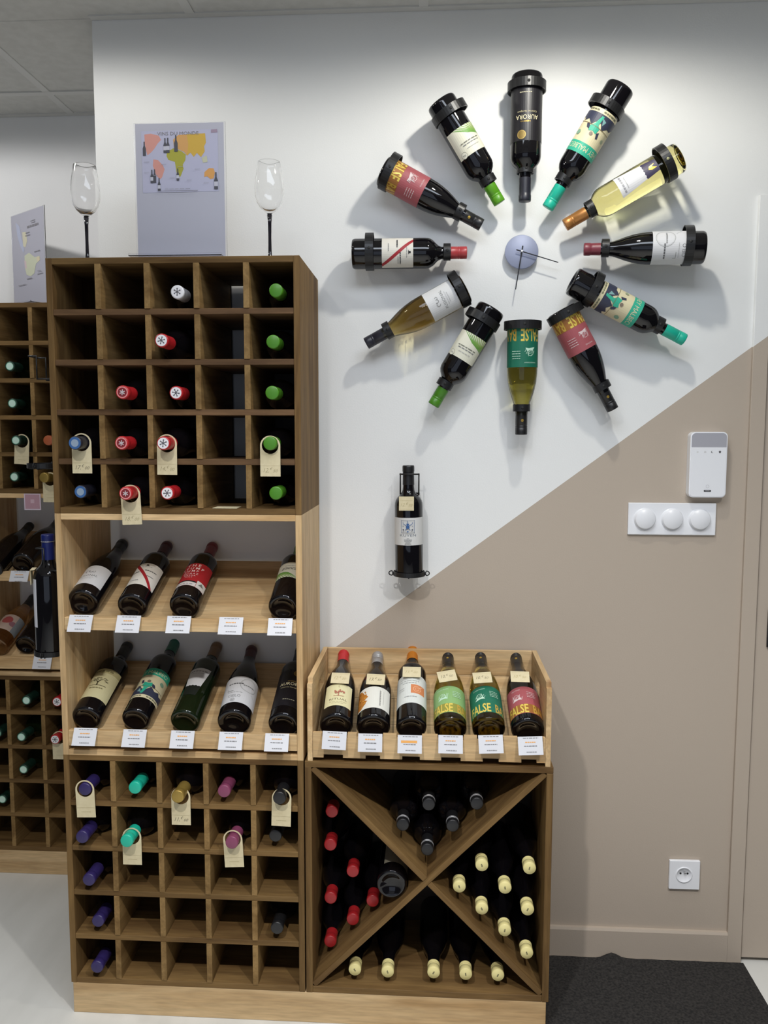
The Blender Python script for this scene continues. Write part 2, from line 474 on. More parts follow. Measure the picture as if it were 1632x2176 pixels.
def art_aurora(t, L, R, seal_u=.013):
    lab = paper(t, R, .030, .166, .19, flat('label_black', (.009, .008, .011), .42).name)
    a = Art()
    a.text('AURORA', 0, .106, .0105, ink(226, 216, 176), .92)
    a.text('Cabernet Sauvignon', 0, .0965, .0042, ink(190, 180, 140))
    a.text('RESERVA', .004, .1195, .0034, GOLD, 1.3)
    a.dashes(.004, .052, .030, .0022, ink(170, 165, 140), 4)
    a.circ(seal_u, .152, .0108, ink(178, 152, 88, .35, .5), 26); a.circ(seal_u, .152, .0088, ink(150, 126, 70, .35, .5), 26)
    prints(lab, R, a)
def art_leaf(t, L, R):
    lab = paper(t, R, .083, .152, .092, ink(216, 214, 196))
    a = Art()
    for i in range(9):       # fan of leaf ribs at the foot of the label
        x = .024 - .0078 * i; w = .0020 + .0002 * i
        mx, my = (-.052 + x) / 2 + .006, .104 - .0006 * i
        a.poly([(-.0458, .116 - .0030 * i), (mx, my), (x, .0831), (x - w, .0831), (mx - .002, my - .0028), (-.0458, .1145 - .0031 * i)], ink(96 + 8 * i, 148 + 4 * i, 58 + 6 * i))
    a.dashes(-.004, .125, .046, .0022, GREY, 3); a.dashes(-.002, .119, .052, .0022, ink(110, 110, 100), 8); a.dashes(-.004, .1345, .034, .0016, LGREY, 5)
    a.circ(.027, .146, .0082, ink(224, 222, 206), 24); a.ring(.027, .146, .0082, .0007, ink(90, 92, 84)); a.text('FIA', .027, .1440, .0044, ink(80, 82, 76))
    prints(lab, R, a)
def art_false(t, L, R, c, grape, w=.185):
    main = {'red': (158, 80, 86), 'green': (18, 104, 80), 'pale': (132, 172, 110)}[c]
    foil = {'red': (158, 104, 52), 'green': (64, 104, 50), 'pale': (150, 150, 66)}[c]
    lab = paper(t, R, .022, .118, w, ink(*main))
    a = Art()
    if c != 'green': a.rect(-w / 2, .0235, w / 2, .054, ink(*foil, .4, .2))
    gl = ink(232, 206, 96, .3, .3)
    a.text('FALSE', -.017, .0245, .0285, gl, .52, 0, .02)
    a.text('BAY', .040, .0245, .0280, ink(206, 170, 76, .3, .3), .52, 0, .02)
    wh = ink(214, 196, 196) if c == 'red' else ink(190, 222, 200)
    a.text(grape, -.015, .105, .0034, wh, .95)
    rnd = random.Random(len(grape))
    a.ring(-.015, .082, .0085, .0011, wh, 18); a.ring(-.012, .080, .0052, .0009, wh, 14)
    a.poly([(-.027, .068), (-.020, .078), (-.013, .0745), (-.006, .079), (-.001, .070), (-.010, .0715)], wh)
    for i in range(9): a.line(-.026 + .003 * i, .070 + rnd.uniform(0, .012), -.024 + .003 * i, .076 + rnd.uniform(0, .016), .0009, wh)
    for i in range(4): a.dashes(.022, .096 - .006 * i, .022, .0015, wh, 5 + i)
    prints(lab, R, a)
    a = Art().ring(0, L - .036, .0034, .0011, GOLD, 14).rect(-.0011, L - .039, .0011, L - .033, GOLD)
    a.build('cap_mark', t, on_cyl(.0154), .004, .0003)
def art_stripe(t, L, R, v0=.077, v1=.156):
    w = .092
    lab = paper(t, R, v0, v1, w, ink(214, 210, 200))
    a = Art(); h = v1 - v0
    a.poly([(-.036, v1), (-.026, v1), (.040, v0), (.030, v0)], ink(158, 30, 40))
    a.poly([(-.005, v1 - .0125), (.007, v1 - .0125), (.004, v1 - .0105), (.0035, v1 - .006), (-.0015, v1 - .006), (-.002, v1 - .0105)], K)
    a.dashes(.001, v1 - .017, .026, .0014, GREY, 2)
    a.dashes(.016, v1 - .034, .030, .0030, ink(70, 70, 72), 7); a.dashes(-.022, v1 - .042, .022, .0032, ink(60, 60, 62), 9)
    a.dashes(-.012, v0 + .016, .020, .0016, GREY, 3); a.dashes(.020, v0 + .040, .018, .0018, GREY, 6)
    prints(lab, R, a)
def art_fusional(t, L, R, v0=.030, v1=.107):
    lab = paper(t, R, v0, v1, .098, ink(206, 206, 206))
    a = Art(); m = (v0 + v1) / 2
    a.text('FUSIONAL', 0, m - .008, .0076, ink(104, 106, 104), .98)
    a.dashes(0, m - .014, .034, .0016, LGREY, 2); a.dashes(0, m - .019, .026, .0014, LGREY, 4)
    g = ink(126, 126, 124)
    a.ring(-.006, m + .012, .0052, .0012, g, 16, .4, 4.6); a.ring(.003, m + .013, .0050, .0013, g, 16, 2.2, 6.6); a.ring(.010, m + .012, .0040, .0010, g, 14, 3.4, 7.6)
    prints(lab, R, a)
def art_hey(t, L, R, v0=.072, v1=.185):
    w = .112
    cream = ink(212, 202, 166)
    lab = paper(t, R, v0, v1, w, cream)
    a = Art(); tq = ink(48, 168, 138); nv = ink(50, 54, 74)
    a.rect(-w / 2, v1 - .027, w / 2, v1, tq)
    a.text('HEY MALBEC!', -.002, v1 - .021, .0125, cream, .80)
    b = v0 + .011
    a.dashes(-.022, v0 + .0035, .040, .004, ink(110, 110, 84), 2); a.dashes(.028, v0 + .0035, .034, .004, ink(110, 110, 84), 5)
    a.poly([(-w / 2, b), (w / 2, b), (w / 2, b + .022), (.040, b + .017), (.036, b + .026), (.024, b + .020), (.012, b + .031), (.002, b + .019), (-.010, b + .021), (-.018, b + .034), (-.030, b + .023), (-.042, b + .024), (-w / 2, b + .014)], nv)
    # loose turquoise and navy shapes of the picture panel
    a.poly([(-.009, b + .004), (-.003, b + .004), (.004, b + .026), (.012, b + .034), (.010, b + .046), (.000, b + .043), (-.010, b + .047), (-.013, b + .034), (-.006, b + .026)], tq)
    a.poly([(-.017, b + .040), (-.011, b + .044), (-.015, b + .056), (-.020, b + .054)], nv)
    a.poly([(.011, b + .043), (.018, b + .040), (.022, b + .032), (.017, b + .028), (.012, b + .034)], nv)
    a.circ(.000, b + .050, .0046, ink(126, 112, 98), 14); a.poly([(-.008, b + .008), (-.014, b + .024), (-.019, b + .012)], ink(120, 160, 160))
    a.line(-.050, b + .034, .048, b + .028, .0012, ink(120, 104, 74))
    a.circ(.034, b + .056, .0065, ink(124, 160, 136), 16); a.circ(-.036, b + .052, .005, ink(150, 160, 132), 12)
    prints(lab, R, a)
def art_panel(t, L, R, dark=True):
    v0, v1 = .060, .163
    zig = [(-.021 + .0042 * i, .094 + (.0022 if i % 2 else 0)) for i in range(11)]
    lab = paper(t, R, v0, v1, .06, ink(212, 212, 214), [(-.031, v1), (-.020, .094)] + [(.020, .094), (.031, v1)])
    dk = Art().poly([(-.016, v0)] + [(.016, v0)] + zig[::-1], ink(58, 52, 78) if dark else ink(20, 26, 20))
    if dark:
        dk.poly([(-.006, .063), (.001, .074), (.006, .066), (.004, .080), (-.003, .084), (-.007, .076)], GOLD)
        dk.circ(-.001, .078, .004, ink(206, 182, 90, .3, .5), 12)
    dk.dashes(0, .149, .046, .0046, ink(150, 150, 154), 4); dk.dashes(0, .141, .030, .0020, LGREY, 6)
    prints(lab, R, dk)
def art_circle(t, L, R):
    lab = paper(t, R, .030, .128, .12, ink(206, 206, 208))
    a = Art(); g = ink(150, 152, 150)
    a.ring(.022, .098, .0235, .0012, g, 36); a.ring(.022, .098, .021, .0005, ink(180, 180, 180), 30)
    a.line(.034, .072, .046, .060, .0009, g)
    a.text('CIELO', -.010, .050, .0085, ink(120, 120, 122), .95)
    a.dashes(-.012, .098, .038, .0036, ink(96, 96, 98), 4); a.dashes(.022, .094, .030, .003, ink(130, 130, 130), 7)
    a.rect(-.030, .072, -.014, .0735, g); a.rect(-.030, .0735, -.0288, .080, g); a.dashes(-.010, .066, .036, .0013, LGREY, 3)
    a.ring(-.012, .039, .0055, .0008, g, 16); a.rect(-.0145, .037, -.0095, .041, ink(170, 170, 170))
    prints(lab, R, a)
def art_stump(t, L, R):
    v0, v1 = .040, .142
    w = .10
    lab = paper(t, R, v0, v1, w, ink(158, 28, 34))
    a = Art(); wh = ink(222, 200, 196)
    y = v1 - .016
    for s_, h in (('T H E', .0105), ('S T U M P', .0095), ('J U M P', .0080), ('S H I R A Z', .0056), ('G R E N A', .0046), ('V A L E', .0038)):
        a.text(s_, -.004, y, h, wh, 1.0, 0, .012); y -= h + .0026
    a.rect(-w / 2, v0, .020, v0 + .016, ink(206, 198, 192)); a.rect(-w / 2, v0 + .016, .020, v0 + .021, K)
    a.rect(.021, v0, w / 2, v0 + .028, ink(204, 198, 190)); a.dashes(-.012, v0 + .006, .050, .002, GREY, 4)
    a.poly([(.026, v0 + .012), (.034, v0 + .024), (.042, v0 + .013)], ink(110, 112, 104))
    prints(lab, R, a)
def art_tree(t, L, R):
    v0, v1 = .040, .150
    lab = paper(t, R, v0, v1, .098, ink(198, 190, 148))
    a = Art(); g = ink(64, 60, 40); m = .096
    a.rect(-.049, v1 - .018, .049, v1, ink(170, 160, 116)); a.dashes(0, v1 - .013, .050, .006, ink(120, 112, 76), 3)
    a.poly([(-.002, m - .012), (.002, m - .012), (.0012, m), (.006, m + .008), (.003, m + .008), (-.001, m + .003), (-.006, m + .007), (-.008, m + .006), (-.0015, m - .001)], g)
    rnd = random.Random(3)
    for i in range(26):
        th = rnd.uniform(.1, PI - .1); r = rnd.uniform(.008, .022)
        u, v = r * 1.15 * math.cos(th), m + .002 + r * .75 * math.sin(th)
        a.line(u - .003, v, u + .003, v + rnd.uniform(-.002, .002), .0011, g)
    a.line(-.020, m - .012, .024, m - .0125, .001, g); a.dashes(.002, m - .023, .034, .0024, ink(140, 132, 96), 6)
    prints(lab, R, a)
def art_ritual(t, L, R):
    v0, v1 = .032, .112
    lab = paper(t, R, v0, v1, .074, ink(214, 208, 166))
    a = Art(); rd = ink(176, 112, 92)
    a.text('RITUAL', 0, .052, .0072, ink(92, 82, 64), 1.35)
    a.dashes(0, .0455, .044, .0015, ink(170, 162, 128), 3); a.dashes(0, .0405, .030, .0013, ink(180, 172, 138), 5)
    rnd = random.Random(11)
    for i in range(22):
        th = rnd.uniform(0, 2 * PI); r = rnd.uniform(.001, .0115)
        a.circ(r * 1.15 * math.cos(th), .081 + r * .72 * math.sin(th), rnd.uniform(.0012, .0028), rd, 8)
    a.rect(-.0012, .066, .0012, .076, rd); a.line(-.012, .0665, .013, .0665, .0012, rd)
    a.ring(.002, .102, .0036, .0008, ink(196, 186, 140), 12, 1.6, 4.8)
    prints(lab, R, a)
def art_splatter(t, L, R):
    v0, v1 = .028, .106
    w = .096
    lab = paper(t, R, v0, v1, w, ink(216, 216, 208))
    a = Art(); rnd = random.Random(5)
    pts = [(-w / 2, v0 + .004)]
    for i in range(15):
        pts.append((-w / 2 + (.014 + .016 * math.sin(i / 14 * PI)) * rnd.uniform(.78, 1.16), v0 + .004 + i * .0048))
    a.poly(pts + [(-w / 2, v1 - .002)], ink(176, 112, 40))
    for i in range(22): a.circ(-w / 2 + rnd.uniform(.002, .026), rnd.uniform(v0 + .01, v1 - .012), rnd.uniform(.0012, .003), ink(140, 82, 26) if i % 2 else ink(206, 150, 62), 8)
    for i in range(9): a.circ(.016, .040 + i * .0060, .0016, ink(150, 150, 146), 8)
    a.line(.0145, .036, .0145, .094, .0006, GREY); a.line(.024, .044, .024, .092, .0016, ink(196, 196, 190))
    prints(lab, R, a)
def art_orange(t, L, R):
    v0, v1 = .052, .160
    lab = paper(t, R, v0, v1, .15, ink(208, 212, 208))
    a = Art(); o = ink(204, 128, 82)
    a.rect(.002, .088, .040, .121, o); a.ring(.018, .104, .0105, .0012, ink(232, 182, 148), 26); a.ring(.018, .104, .0055, .001, ink(232, 182, 148), 20)
    a.line(.022, .108, .034, .119, .0012, ink(232, 182, 148))
    for v, ww in ((.142, .05), (.134, .05), (.126, .036)): a.dashes(-.002, v, ww, .002, ink(174, 178, 176), int(v * 1000))
    a.dashes(.002, .074, .032, .0022, ink(170, 172, 170), 8); a.dashes(-.022, .108, .016, .0016, LGREY, 6); a.dashes(-.022, .100, .016, .0016, LGREY, 7)
    prints(lab, R, a)
def art_kuyen(t, L, R):
    v0, v1 = .082, .154
    lab = paper(t, R, v0, v1, .104, ink(204, 204, 202))
    a = Art(); bl = ink(46, 86, 140); dk = ink(44, 52, 70)
    a.text('KUYEN', 0, .1052, .0062, ink(92, 100, 112), 1.55)
    for i, (ww, h) in enumerate(((.006, .0016), (.020, .0018), (.018, .0018), (.012, .0016), (.016, .0016))): a.dashes(0, .0988 - .0034 * i, ww, h, ink(128, 130, 132), i + 2)
    c = .131
    for i in range(11):      # broken square border of the emblem
        x = -.0155 + i * .0031
        a.rect(x - .0009, c + .0152, x + .0009, c + .0166, dk); a.rect(x - .0009, c - .0166, x + .0009, c - .0152, dk)
        a.rect(-.0166, c + x - .0009, -.0154, c + x + .0009, bl); a.rect(.0154, c + x - .0009, .0166, c + x + .0009, bl)
    for sx in (-1, 1):
        a.line(0, c + .001, sx * .0105, c + .0075, .0014, bl); a.line(0, c - .001, sx * .006, c - .009, .0016, bl); a.line(sx * .0105, c + .0075, sx * .0115, c + .012, .0010, bl)
        a.circ(sx * .0105, c - .0075, .0017, dk, 10); a.circ(sx * .0112, c + .0015, .0011, dk, 8); a.line(sx * .009, c - .013, sx * .012, c - .006, .0010, dk)
    a.poly([(-.0035, c + .0085), (.0035, c + .0085), (.0018, c + .003), (-.0018, c + .003)], bl); a.circ(0, c - .0005, .0042, bl, 14); a.line(0, c + .008, 0, c + .015, .0012, bl); a.circ(0, c - .0125, .0020, bl, 10)
    prints(lab, R, a)
def art_plain(t, L, R, v0=.05, v1=.14, w=.08, col=(205, 205, 205)):
    lab = paper(t, R, v0, v1, w, ink(*col))
    prints(lab, R, Art().dashes(0, (v0 + v1) / 2 + .01, w * .5, .004, GREY, 3).dashes(0, (v0 + v1) / 2, w * .4, .002, LGREY, 5))
def art_flower(t, L, R):
    lab = paper(t, R, .05, .13, .10, ink(214, 190, 176))
    prints(lab, R, Art().circ(-.01, .10, .018, ink(190, 92, 92), 18).circ(.014, .085, .012, ink(170, 120, 130), 14).rect(.02, .05, .05, .13, ink(150, 156, 160)))
def art_frontier(t, L, R):
    lab = paper(t, R, .070, .190, .064, ink(205, 206, 214))
    prints(lab, R, Art().circ(-.022, .150, .008, ink(120, 130, 180), 14).dashes(-.006, .122, .030, .003, GREY, 3).dashes(-.006, .176, .026, .002, LGREY, 4))
# ---------------------------------------------------------------- numbers of the place (metres)
RW, RD, TH = .5923, .3128, .0145          # unit width, depth of its front edge from the wall, board thickness
Z0, Z1, Z2, Z3 = .0799, .6707, 1.2644, 1.8572
CEIL = 2.528
ALC = .6293                                # the alcove wall stands this far behind the main wall
BACK = -.012
CLOCK = {'A': ((1.1237, -0.06, 2.342), (1.1242, -0.052, 2.0388)), 'B': ((0.9093, -0.08, 2.2751), (1.0611, -0.052, 2.0362)), 'C': ((0.7654, -0.062, 2.1174), (1.0162, -0.052, 1.9824)), 'D': ((0.6874, -0.058, 1.9125), (0.9796, -0.052, 1.9141)), 'E': ((0.9779, -0.06, 1.8247), (0.7233, -0.052, 1.6873)), 'F': ((1.0449, -0.058, 1.7739), (0.898, -0.052, 1.5286)), 'G': ((1.1239, -0.06, 1.7424), (1.1256, -0.052, 1.4535)), 'H': ((1.2194, -0.06, 1.7677), (1.3575, -0.052, 1.5177)), 'I': ((1.2471, -0.068, 1.8373), (1.5309, -0.052, 1.6929)), 'J': ((1.5637, -0.085, 1.9131), (1.2749, -0.052, 1.919)), 'K': ((1.4921, -0.09, 2.1272), (1.2265, -0.052, 1.9792)), 'L': ((1.3481, -0.09, 2.2959), (1.1822, -0.052, 2.0222))}
TOPRACK = [('white', 0, 2, 0.3088, -0.3128, 1.7784), ('green', 0, 4, 0.5392, -0.3228, 1.7784), ('whitered', 1, 2, 0.2858, -0.3628, 1.6631), ('green', 1, 4, 0.5324, -0.3278, 1.6631), ('red', 2, 1, 0.1907, -0.3578, 1.5478), ('whitered', 2, 2, 0.3071, -0.3328, 1.5478), ('green', 2, 4, 0.53, -0.3328, 1.5478), ('blue', 3, 0, 0.0782, -0.3628, 1.4325), ('red', 3, 1, 0.1852, -0.3578, 1.4325), ('whitered', 3, 2, 0.2846, -0.3628, 1.4325), ('green', 3, 4, 0.5257, -0.3428, 1.4325), ('blue', 4, 0, 0.0678, -0.3178, 1.3172), ('red', 4, 1, 0.1935, -0.3628, 1.3172), ('whitered', 4, 2, 0.2844, -0.3428, 1.3172), ('green', 4, 4, 0.5342, -0.3228, 1.3172)]
BOTRACK = [('purple', 0, 0, 0.0578, -0.3273, 0.5919), ('turquoise', 0, 1, 0.1761, -0.3112, 0.5919), ('gold', 0, 2, 0.2958, -0.3531, 0.5919), ('mauve', 0, 3, 0.3985, -0.3166, 0.5919), ('black', 0, 4, 0.5394, -0.3457, 0.5919), ('purple', 1, 0, 0.0526, -0.3397, 0.4766), ('turquoise', 1, 1, 0.1679, -0.3521, 0.4766), ('mauve', 1, 3, 0.4224, -0.3439, 0.4766), ('black', 1, 4, 0.5203, -0.3033, 0.4766), ('purple', 2, 0, 0.0606, -0.3282, 0.3613), ('purple', 3, 0, 0.0739, -0.3138, 0.246), ('black', 3, 4, 0.524, -0.315, 0.246), ('purple', 4, 0, 0.0714, -0.3228, 0.1307)]
LEFTTOP = [('palegreen', 1, 1, -0.4241, 0.3165, 1.6631), ('palegreen', 2, 1, -0.421, 0.3165, 1.5478), ('palegreen', 3, 1, -0.3985, 0.2865, 1.4325), ('palegreen', 4, 1, -0.4241, 0.3165, 1.3172), ('orange', 3, 2, -0.3054, 0.3065, 1.4325)]
LEFTBOT = [('palegreen', 0, 1, -0.4131, 0.3144, 0.5919), ('palegreen', 1, 1, -0.4248, 0.2958, 0.4766), ('palegreen', 2, 1, -0.4301, 0.3106, 0.3613), ('palegreen', 1, 0, -0.5198, 0.3219, 0.4766), ('palegreen', 3, 0, -0.5198, 0.3356, 0.246), ('whitered', 0, 2, -0.3079, 0.3071, 0.5919), ('whitered', 1, 2, -0.3061, 0.2808, 0.4766)]
BIN = [('cream', 1.0237, -0.294, 0.4131), ('cream', 1.1384, -0.294, 0.4095), ('cream', 0.9697, -0.294, 0.3568), ('cream', 1.0805, -0.294, 0.3578), ('cream', 1.0251, -0.294, 0.3022), ('cream', 1.1358, -0.294, 0.3043), ('cream', 1.0815, -0.294, 0.2487), ('cream', 1.1358, -0.294, 0.1926), ('cream', 0.7139, -0.294, 0.131), ('cream', 0.7954, -0.294, 0.1292), ('cream', 0.9089, -0.294, 0.1319), ('cream', 0.9879, -0.294, 0.1313), ('cream', 1.0664, -0.294, 0.1317), ('black', 0.8938, -0.28, 0.5559), ('black', 1.0106, -0.28, 0.5612), ('black', 0.8306, -0.28, 0.502), ('black', 0.9526, -0.28, 0.5034), ('black', 0.8912, -0.28, 0.4407), ('red', 0.6526, -0.25, 0.5159), ('red', 0.6483, -0.25, 0.4294), ('red', 0.7047, -0.25, 0.3616), ('red', 0.6485, -0.25, 0.2895), ('red', 0.7045, -0.25, 0.2347), ('red', 0.6472, -0.25, 0.1734), ('red', 0.7547, -0.25, 0.2852)]
BINBASE = (0.8042, -0.29, 0.3533)
SHELF1 = [(0.0463, -0.277, 1.0406), (0.1721, -0.2855, 1.0349), (0.2993, -0.2825, 1.0361), (0.5417, -0.2825, 1.0361)]
SHELF2 = [(0.0478, -0.2835, 0.7516), (0.1716, -0.282, 0.7506), (0.2959, -0.286, 0.75), (0.4191, -0.291, 0.7523), (0.5403, -0.29, 0.7489)]
CRATEB = [(0.6676, -0.28, 0.7448), (0.7582, -0.28, 0.7434), (0.8505, -0.28, 0.7444), (0.9446, -0.28, 0.742), (1.0371, -0.28, 0.7442), (1.1301, -0.28, 0.7441)]
CARDS1 = [(0.0604, -0.318, 1.0211), (0.1773, -0.318, 1.0213), (0.299, -0.318, 1.022), (0.4243, -0.318, 1.0209), (0.5419, -0.318, 1.0203)]
CARDS2 = [(0.062, -0.318, 0.742), (0.1843, -0.318, 0.7414), (0.3018, -0.318, 0.7411), (0.4198, -0.318, 0.7406), (0.531, -0.318, 0.7396)]
CARDSC = [(0.6693, -0.318, 0.7483), (0.7542, -0.318, 0.7446), (0.8482, -0.318, 0.7434), (0.9444, -0.318, 0.7457), (1.0378, -0.318, 0.7483), (1.1302, -0.318, 0.7468)]
CARDSL = [(-0.4143, 0.311, 1.0171), (-0.3493, 0.311, 0.7406)]
NECKTAG = [(0.6677, -0.185, 0.8378), (0.7576, -0.185, 0.8363), (0.8477, -0.15, 0.8469), (0.9373, -0.185, 0.8485), (1.0256, -0.185, 0.8462), (1.1192, -0.185, 0.8504)]
HTOP = [('17', 0.0769, -0.3248, 1.432), ('14', 0.2802, -0.3248, 1.4298), ('12', 0.5227, -0.3248, 1.4271), ('18', 0.1903, -0.3248, 1.3119)]
HBOT = [('p', 0.0566, -0.3248, 0.5908), ('g', 0.2943, -0.3248, 0.579), ('b', 0.541, -0.3248, 0.5834), ('t', 0.1704, -0.3248, 0.4735), ('m', 0.4202, -0.3248, 0.4756)]
HLEFT = [(-0.3863, 0.3, 1.4287), (-0.3009, 0.3, 1.3098), (-0.3011, 0.3, 0.4741)]
LSHELF = [(-0.4209, 0.3405, 1.0335), (-0.5108, 0.3095, 1.0207), (-0.433, 0.364, 0.7591), (-0.5316, 0.3545, 0.7552)]

# ---------------------------------------------------------------- room
struct('floor', MB().box((-2.6, -4.6, -.05), (3.2, ALC + .1, 0), 'floor'))
wb = MB(); wb.box((0, 0, 0), (1.7575, ALC, CEIL), 'wall'); wb.box((1.7575, .04, 0), (3.0, ALC, CEIL), 'wall'); wb.box((1.7575, 0, 2.0195), (3.0, .04, CEIL), 'wall')
wall = struct('wall_back', wb)
wall.cycles.is_caustics_receiver = True
struct('wall_alcove', MB().box((-2.6, ALC, 0), (0, ALC + .1, CEIL), 'white_wall'))
sk = MB(); sk.prism([(0, 0), (-.012, 0), (-.012, .080), (-.009, .0862), (0, .0862)], 1.184, 1.7185, 'wall', 'yz')
struct('baseboard_back', sk)
cm = MB(); cm.box((1.7185, -.011, 0), (1.7570, 0, 2.058), 'wall', .0012); cm.box((1.7570, -.011, 2.0195), (3.0, 0, 2.058), 'wall', .0012)
struct('trim_1', cm)
door = struct('door_1', MB().box((1.7606, -.002, .012), (2.58, .036, 2.016), 'wall', .001))
dh = MB(); dh.box((-.012, -.010, -.055), (.020, 0, .055), 'black_steel', .004); dh.tube([(.002, -.008, 0), (.002, -.045, 0)], .008, 'black_steel', 12); dh.tube([(.002, -.045, 0), (.10, -.045, 0)], .008, 'black_steel', 12)
obj('door_handle', dh, door, (1.800, -.002, .942))
ceil = struct('ceiling', MB().box((-2.6, -4.6, CEIL + .02), (3.2, ALC + .1, CEIL + .06), 'white_wall'))
gx = [-2.731, -2.131, -1.531, -.931, -.331, .266, .866, 1.466, 2.066, 2.666]
gy = [-2.555, -1.955, -1.355, -.755, -.155, .445, 1.045]
for i in range(len(gx) - 1):
    for j in range(len(gy) - 1):
        x0, x1, y0, y1 = gx[i] + .004, gx[i + 1] - .004, gy[j] + .004, min(gy[j + 1] - .004, ALC)
        if x0 > -.1 and y0 > 0: continue
        if x1 > 0 and gy[j] > .4: x1 = -.002
        elif x1 > 0 and y1 > 0: y1 = -.002
        obj('ceiling_tile', MB().box((x0, y0, CEIL + .003), (x1, y1, CEIL + .018), 'ceiling_tile', .0015), ceil)
        if x1 > 0 > x0 and gy[j] < 0 < gy[j + 1]: obj('ceiling_tile', MB().box((x0, .0, CEIL + .003), (-.002, gy[j + 1] - .004, CEIL + .018), 'ceiling_tile', .0015), ceil)
for x in gx[1:-1]: obj('tee_bar', MB().box((x - .012, -2.55, CEIL - .0005), (x + .012, (ALC if x < 0 else 0) - .001, CEIL + .003), 'tee_bar'), ceil)
for y in gy[:-1]: obj('tee_bar', MB().box((-2.6, y - .012, CEIL - .0015), (-.001 if y > 0 else 3.0, y + .012, CEIL + .003), 'tee_bar'), ceil)
obj('wall_angle', MB().box((0, -.022, CEIL - .001), (3.0, -.001, CEIL + .003), 'tee_bar').box((-2.6, ALC - .022, CEIL - .001), (-.001, ALC - .001, CEIL + .003), 'tee_bar'), ceil)
mt = bpy.data.objects.new('door_mat', None)
bm = bmesh.new()
bmesh.ops.create_grid(bm, x_segments=40, y_segments=60, size=.5)
bmesh.ops.scale(bm, vec=(.573, 1.0, 1), verts=bm.verts)
for v in bm.verts:
    d = math.hypot((v.co.x + .070) / .022, (v.co.y - .5) / .05)
    v.co.z = .0075 + random.uniform(-.0006, .0006) + .016 * math.exp(-d * d)
r = bmesh.ops.extrude_face_region(bm, geom=bm.faces[:])
for v in r['geom']:
    if isinstance(v, bmesh.types.BMVert): v.co.z = .0003
bmesh.ops.recalc_face_normals(bm, faces=bm.faces)
bpy.data.objects.remove(mt)
mt = obj('door_mat', MB().bm(bm, 'mat_pile'), None, (1.4735, -.520, 0))
tag(mt, 'dark charcoal ribbed floor mat lying in front of the taupe wall', 'mat')

# ---------------------------------------------------------------- shelving
def rack(label, x0, yf, z0, group, gap=None, shelf='walnut'):
    """open 5 by 5 cell bottle rack: sides, top, bottom, full-width shelves, short dividers, back boards"""
    t = thing('bottle_rack', label, 'rack', (x0, yf, z0), group)
    d = RD + BACK; h = .5925
    for s in (0, RW - TH): board('side_panel', (s, 0, 0), (s + TH, d, h), 'walnut', t)
    board('top_panel', (TH, .0005, h - TH), (RW - TH, d, h), 'walnut', t); board('bottom_panel', (TH, .0005, 0), (RW - TH, d, TH), 'walnut', t)
    p = (RW - 2 * TH + .0135) / 5; q = (h - 2 * TH + .0135) / 5
    for k in range(1, 5): board('shelf', (TH, .001, TH + k * q - .0135), (RW - TH, d - .008, TH + k * q), shelf, t)
    for k in range(1, 5):
        for r_ in range(5):
            j = random.uniform(-.0025, .0004)
            board('divider', (TH + k * p - .0135, j, TH + r_ * q), (TH + k * p, d - .008, TH + (r_ + 1) * q - .0135), 'oiled', t, bev=.0005)
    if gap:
        board('back_panel', (TH, d - .007, 0), (gap[0], d, h - .002), 'shaded_back', t); board('back_panel', (gap[1], d - .007, 0), (RW - TH, d, h - .002), 'shaded_back', t)
    else: board('back_panel', (TH, d - .007, 0), (RW - TH, d, h - .002), 'shaded_back', t)
    return t
rack('top dark brown bottle rack of twenty-five cells on the pale display unit', 0, -RD, Z2 + .0002, 'dark cell racks', (.362, .425), 'redbrown')
rack('bottom left dark brown cell rack holding purple, turquoise and black capped bottles', 0, -RD, Z0 + .0002, 'dark cell racks')
rack('dark brown cell rack at the far left under the angled map holder', -RW, .3165, Z2 + .0002, 'dark cell racks')
rack('dark brown cell rack low at the far left on its own plinth', -RW - .006, .3165, Z0 + .0002, 'dark cell racks')

TAN = math.tan(math.radians(22.5))
def sloped(zb, z_off, y_off):
    t = .012
    return [(y_off + .022, zb - TAN * .010 - (.3028 - .010 - .022) * TAN - .0), (y_off + RD + BACK - .006, zb), (y_off + RD + BACK - .006, zb - t), (y_off + .022, zb - TAN * (RD + BACK - .028) - t)]
def display(label, x0, yf, wood_='pine'):
    t = thing('display_unit', label, 'shelf unit', (x0, yf, Z1), 'pale pine display units')
    d = RD + BACK; h = Z2 - Z1 - .0002
    for s in (0, RW - TH): board('side_panel', (s, 0, .0002), (s + TH, d, h), wood_, t)
    board('top_panel', (TH, .0005, h - TH), (RW - TH, d, h), wood_, t); board('bottom_panel', (TH, .0005, .0002), (RW - TH, d, TH), wood_, t)
    for zb, rt, rb in ((1.1084, 1.0132, .9823), (.8243, .7331, .6944)):
        zb -= Z1
        y1 = d - .004; y0 = .016
        zf = zb - TAN * (y1 - y0)
        c = ((y0 + y1) / 2, (zf + zb) / 2)
        m = MB().prism([(y0 - c[0], zf - c[1]), (y1 - c[0], zb - c[1]), (y1 - c[0], zb - .012 - c[1]), (y0 - c[0], zf - .012 - c[1])], -(RW / 2 - TH - .0005), RW / 2 - TH - .0005, wood_ + '_x', 'yz')
        obj('sloped_shelf', m, t, (RW / 2, c[0], c[1]))
        board('card_rail', (TH + .0005, .0008, rb - Z1), (RW - TH - .0005, .0152, rt - Z1), wood_, t)
    return t
display('pale pine display unit in the middle of the tall stack with bottles on two slopes', 0, -RD)
display('pale pine display unit at the far left beside the standing blue-capped bottle', -RW, .3165)
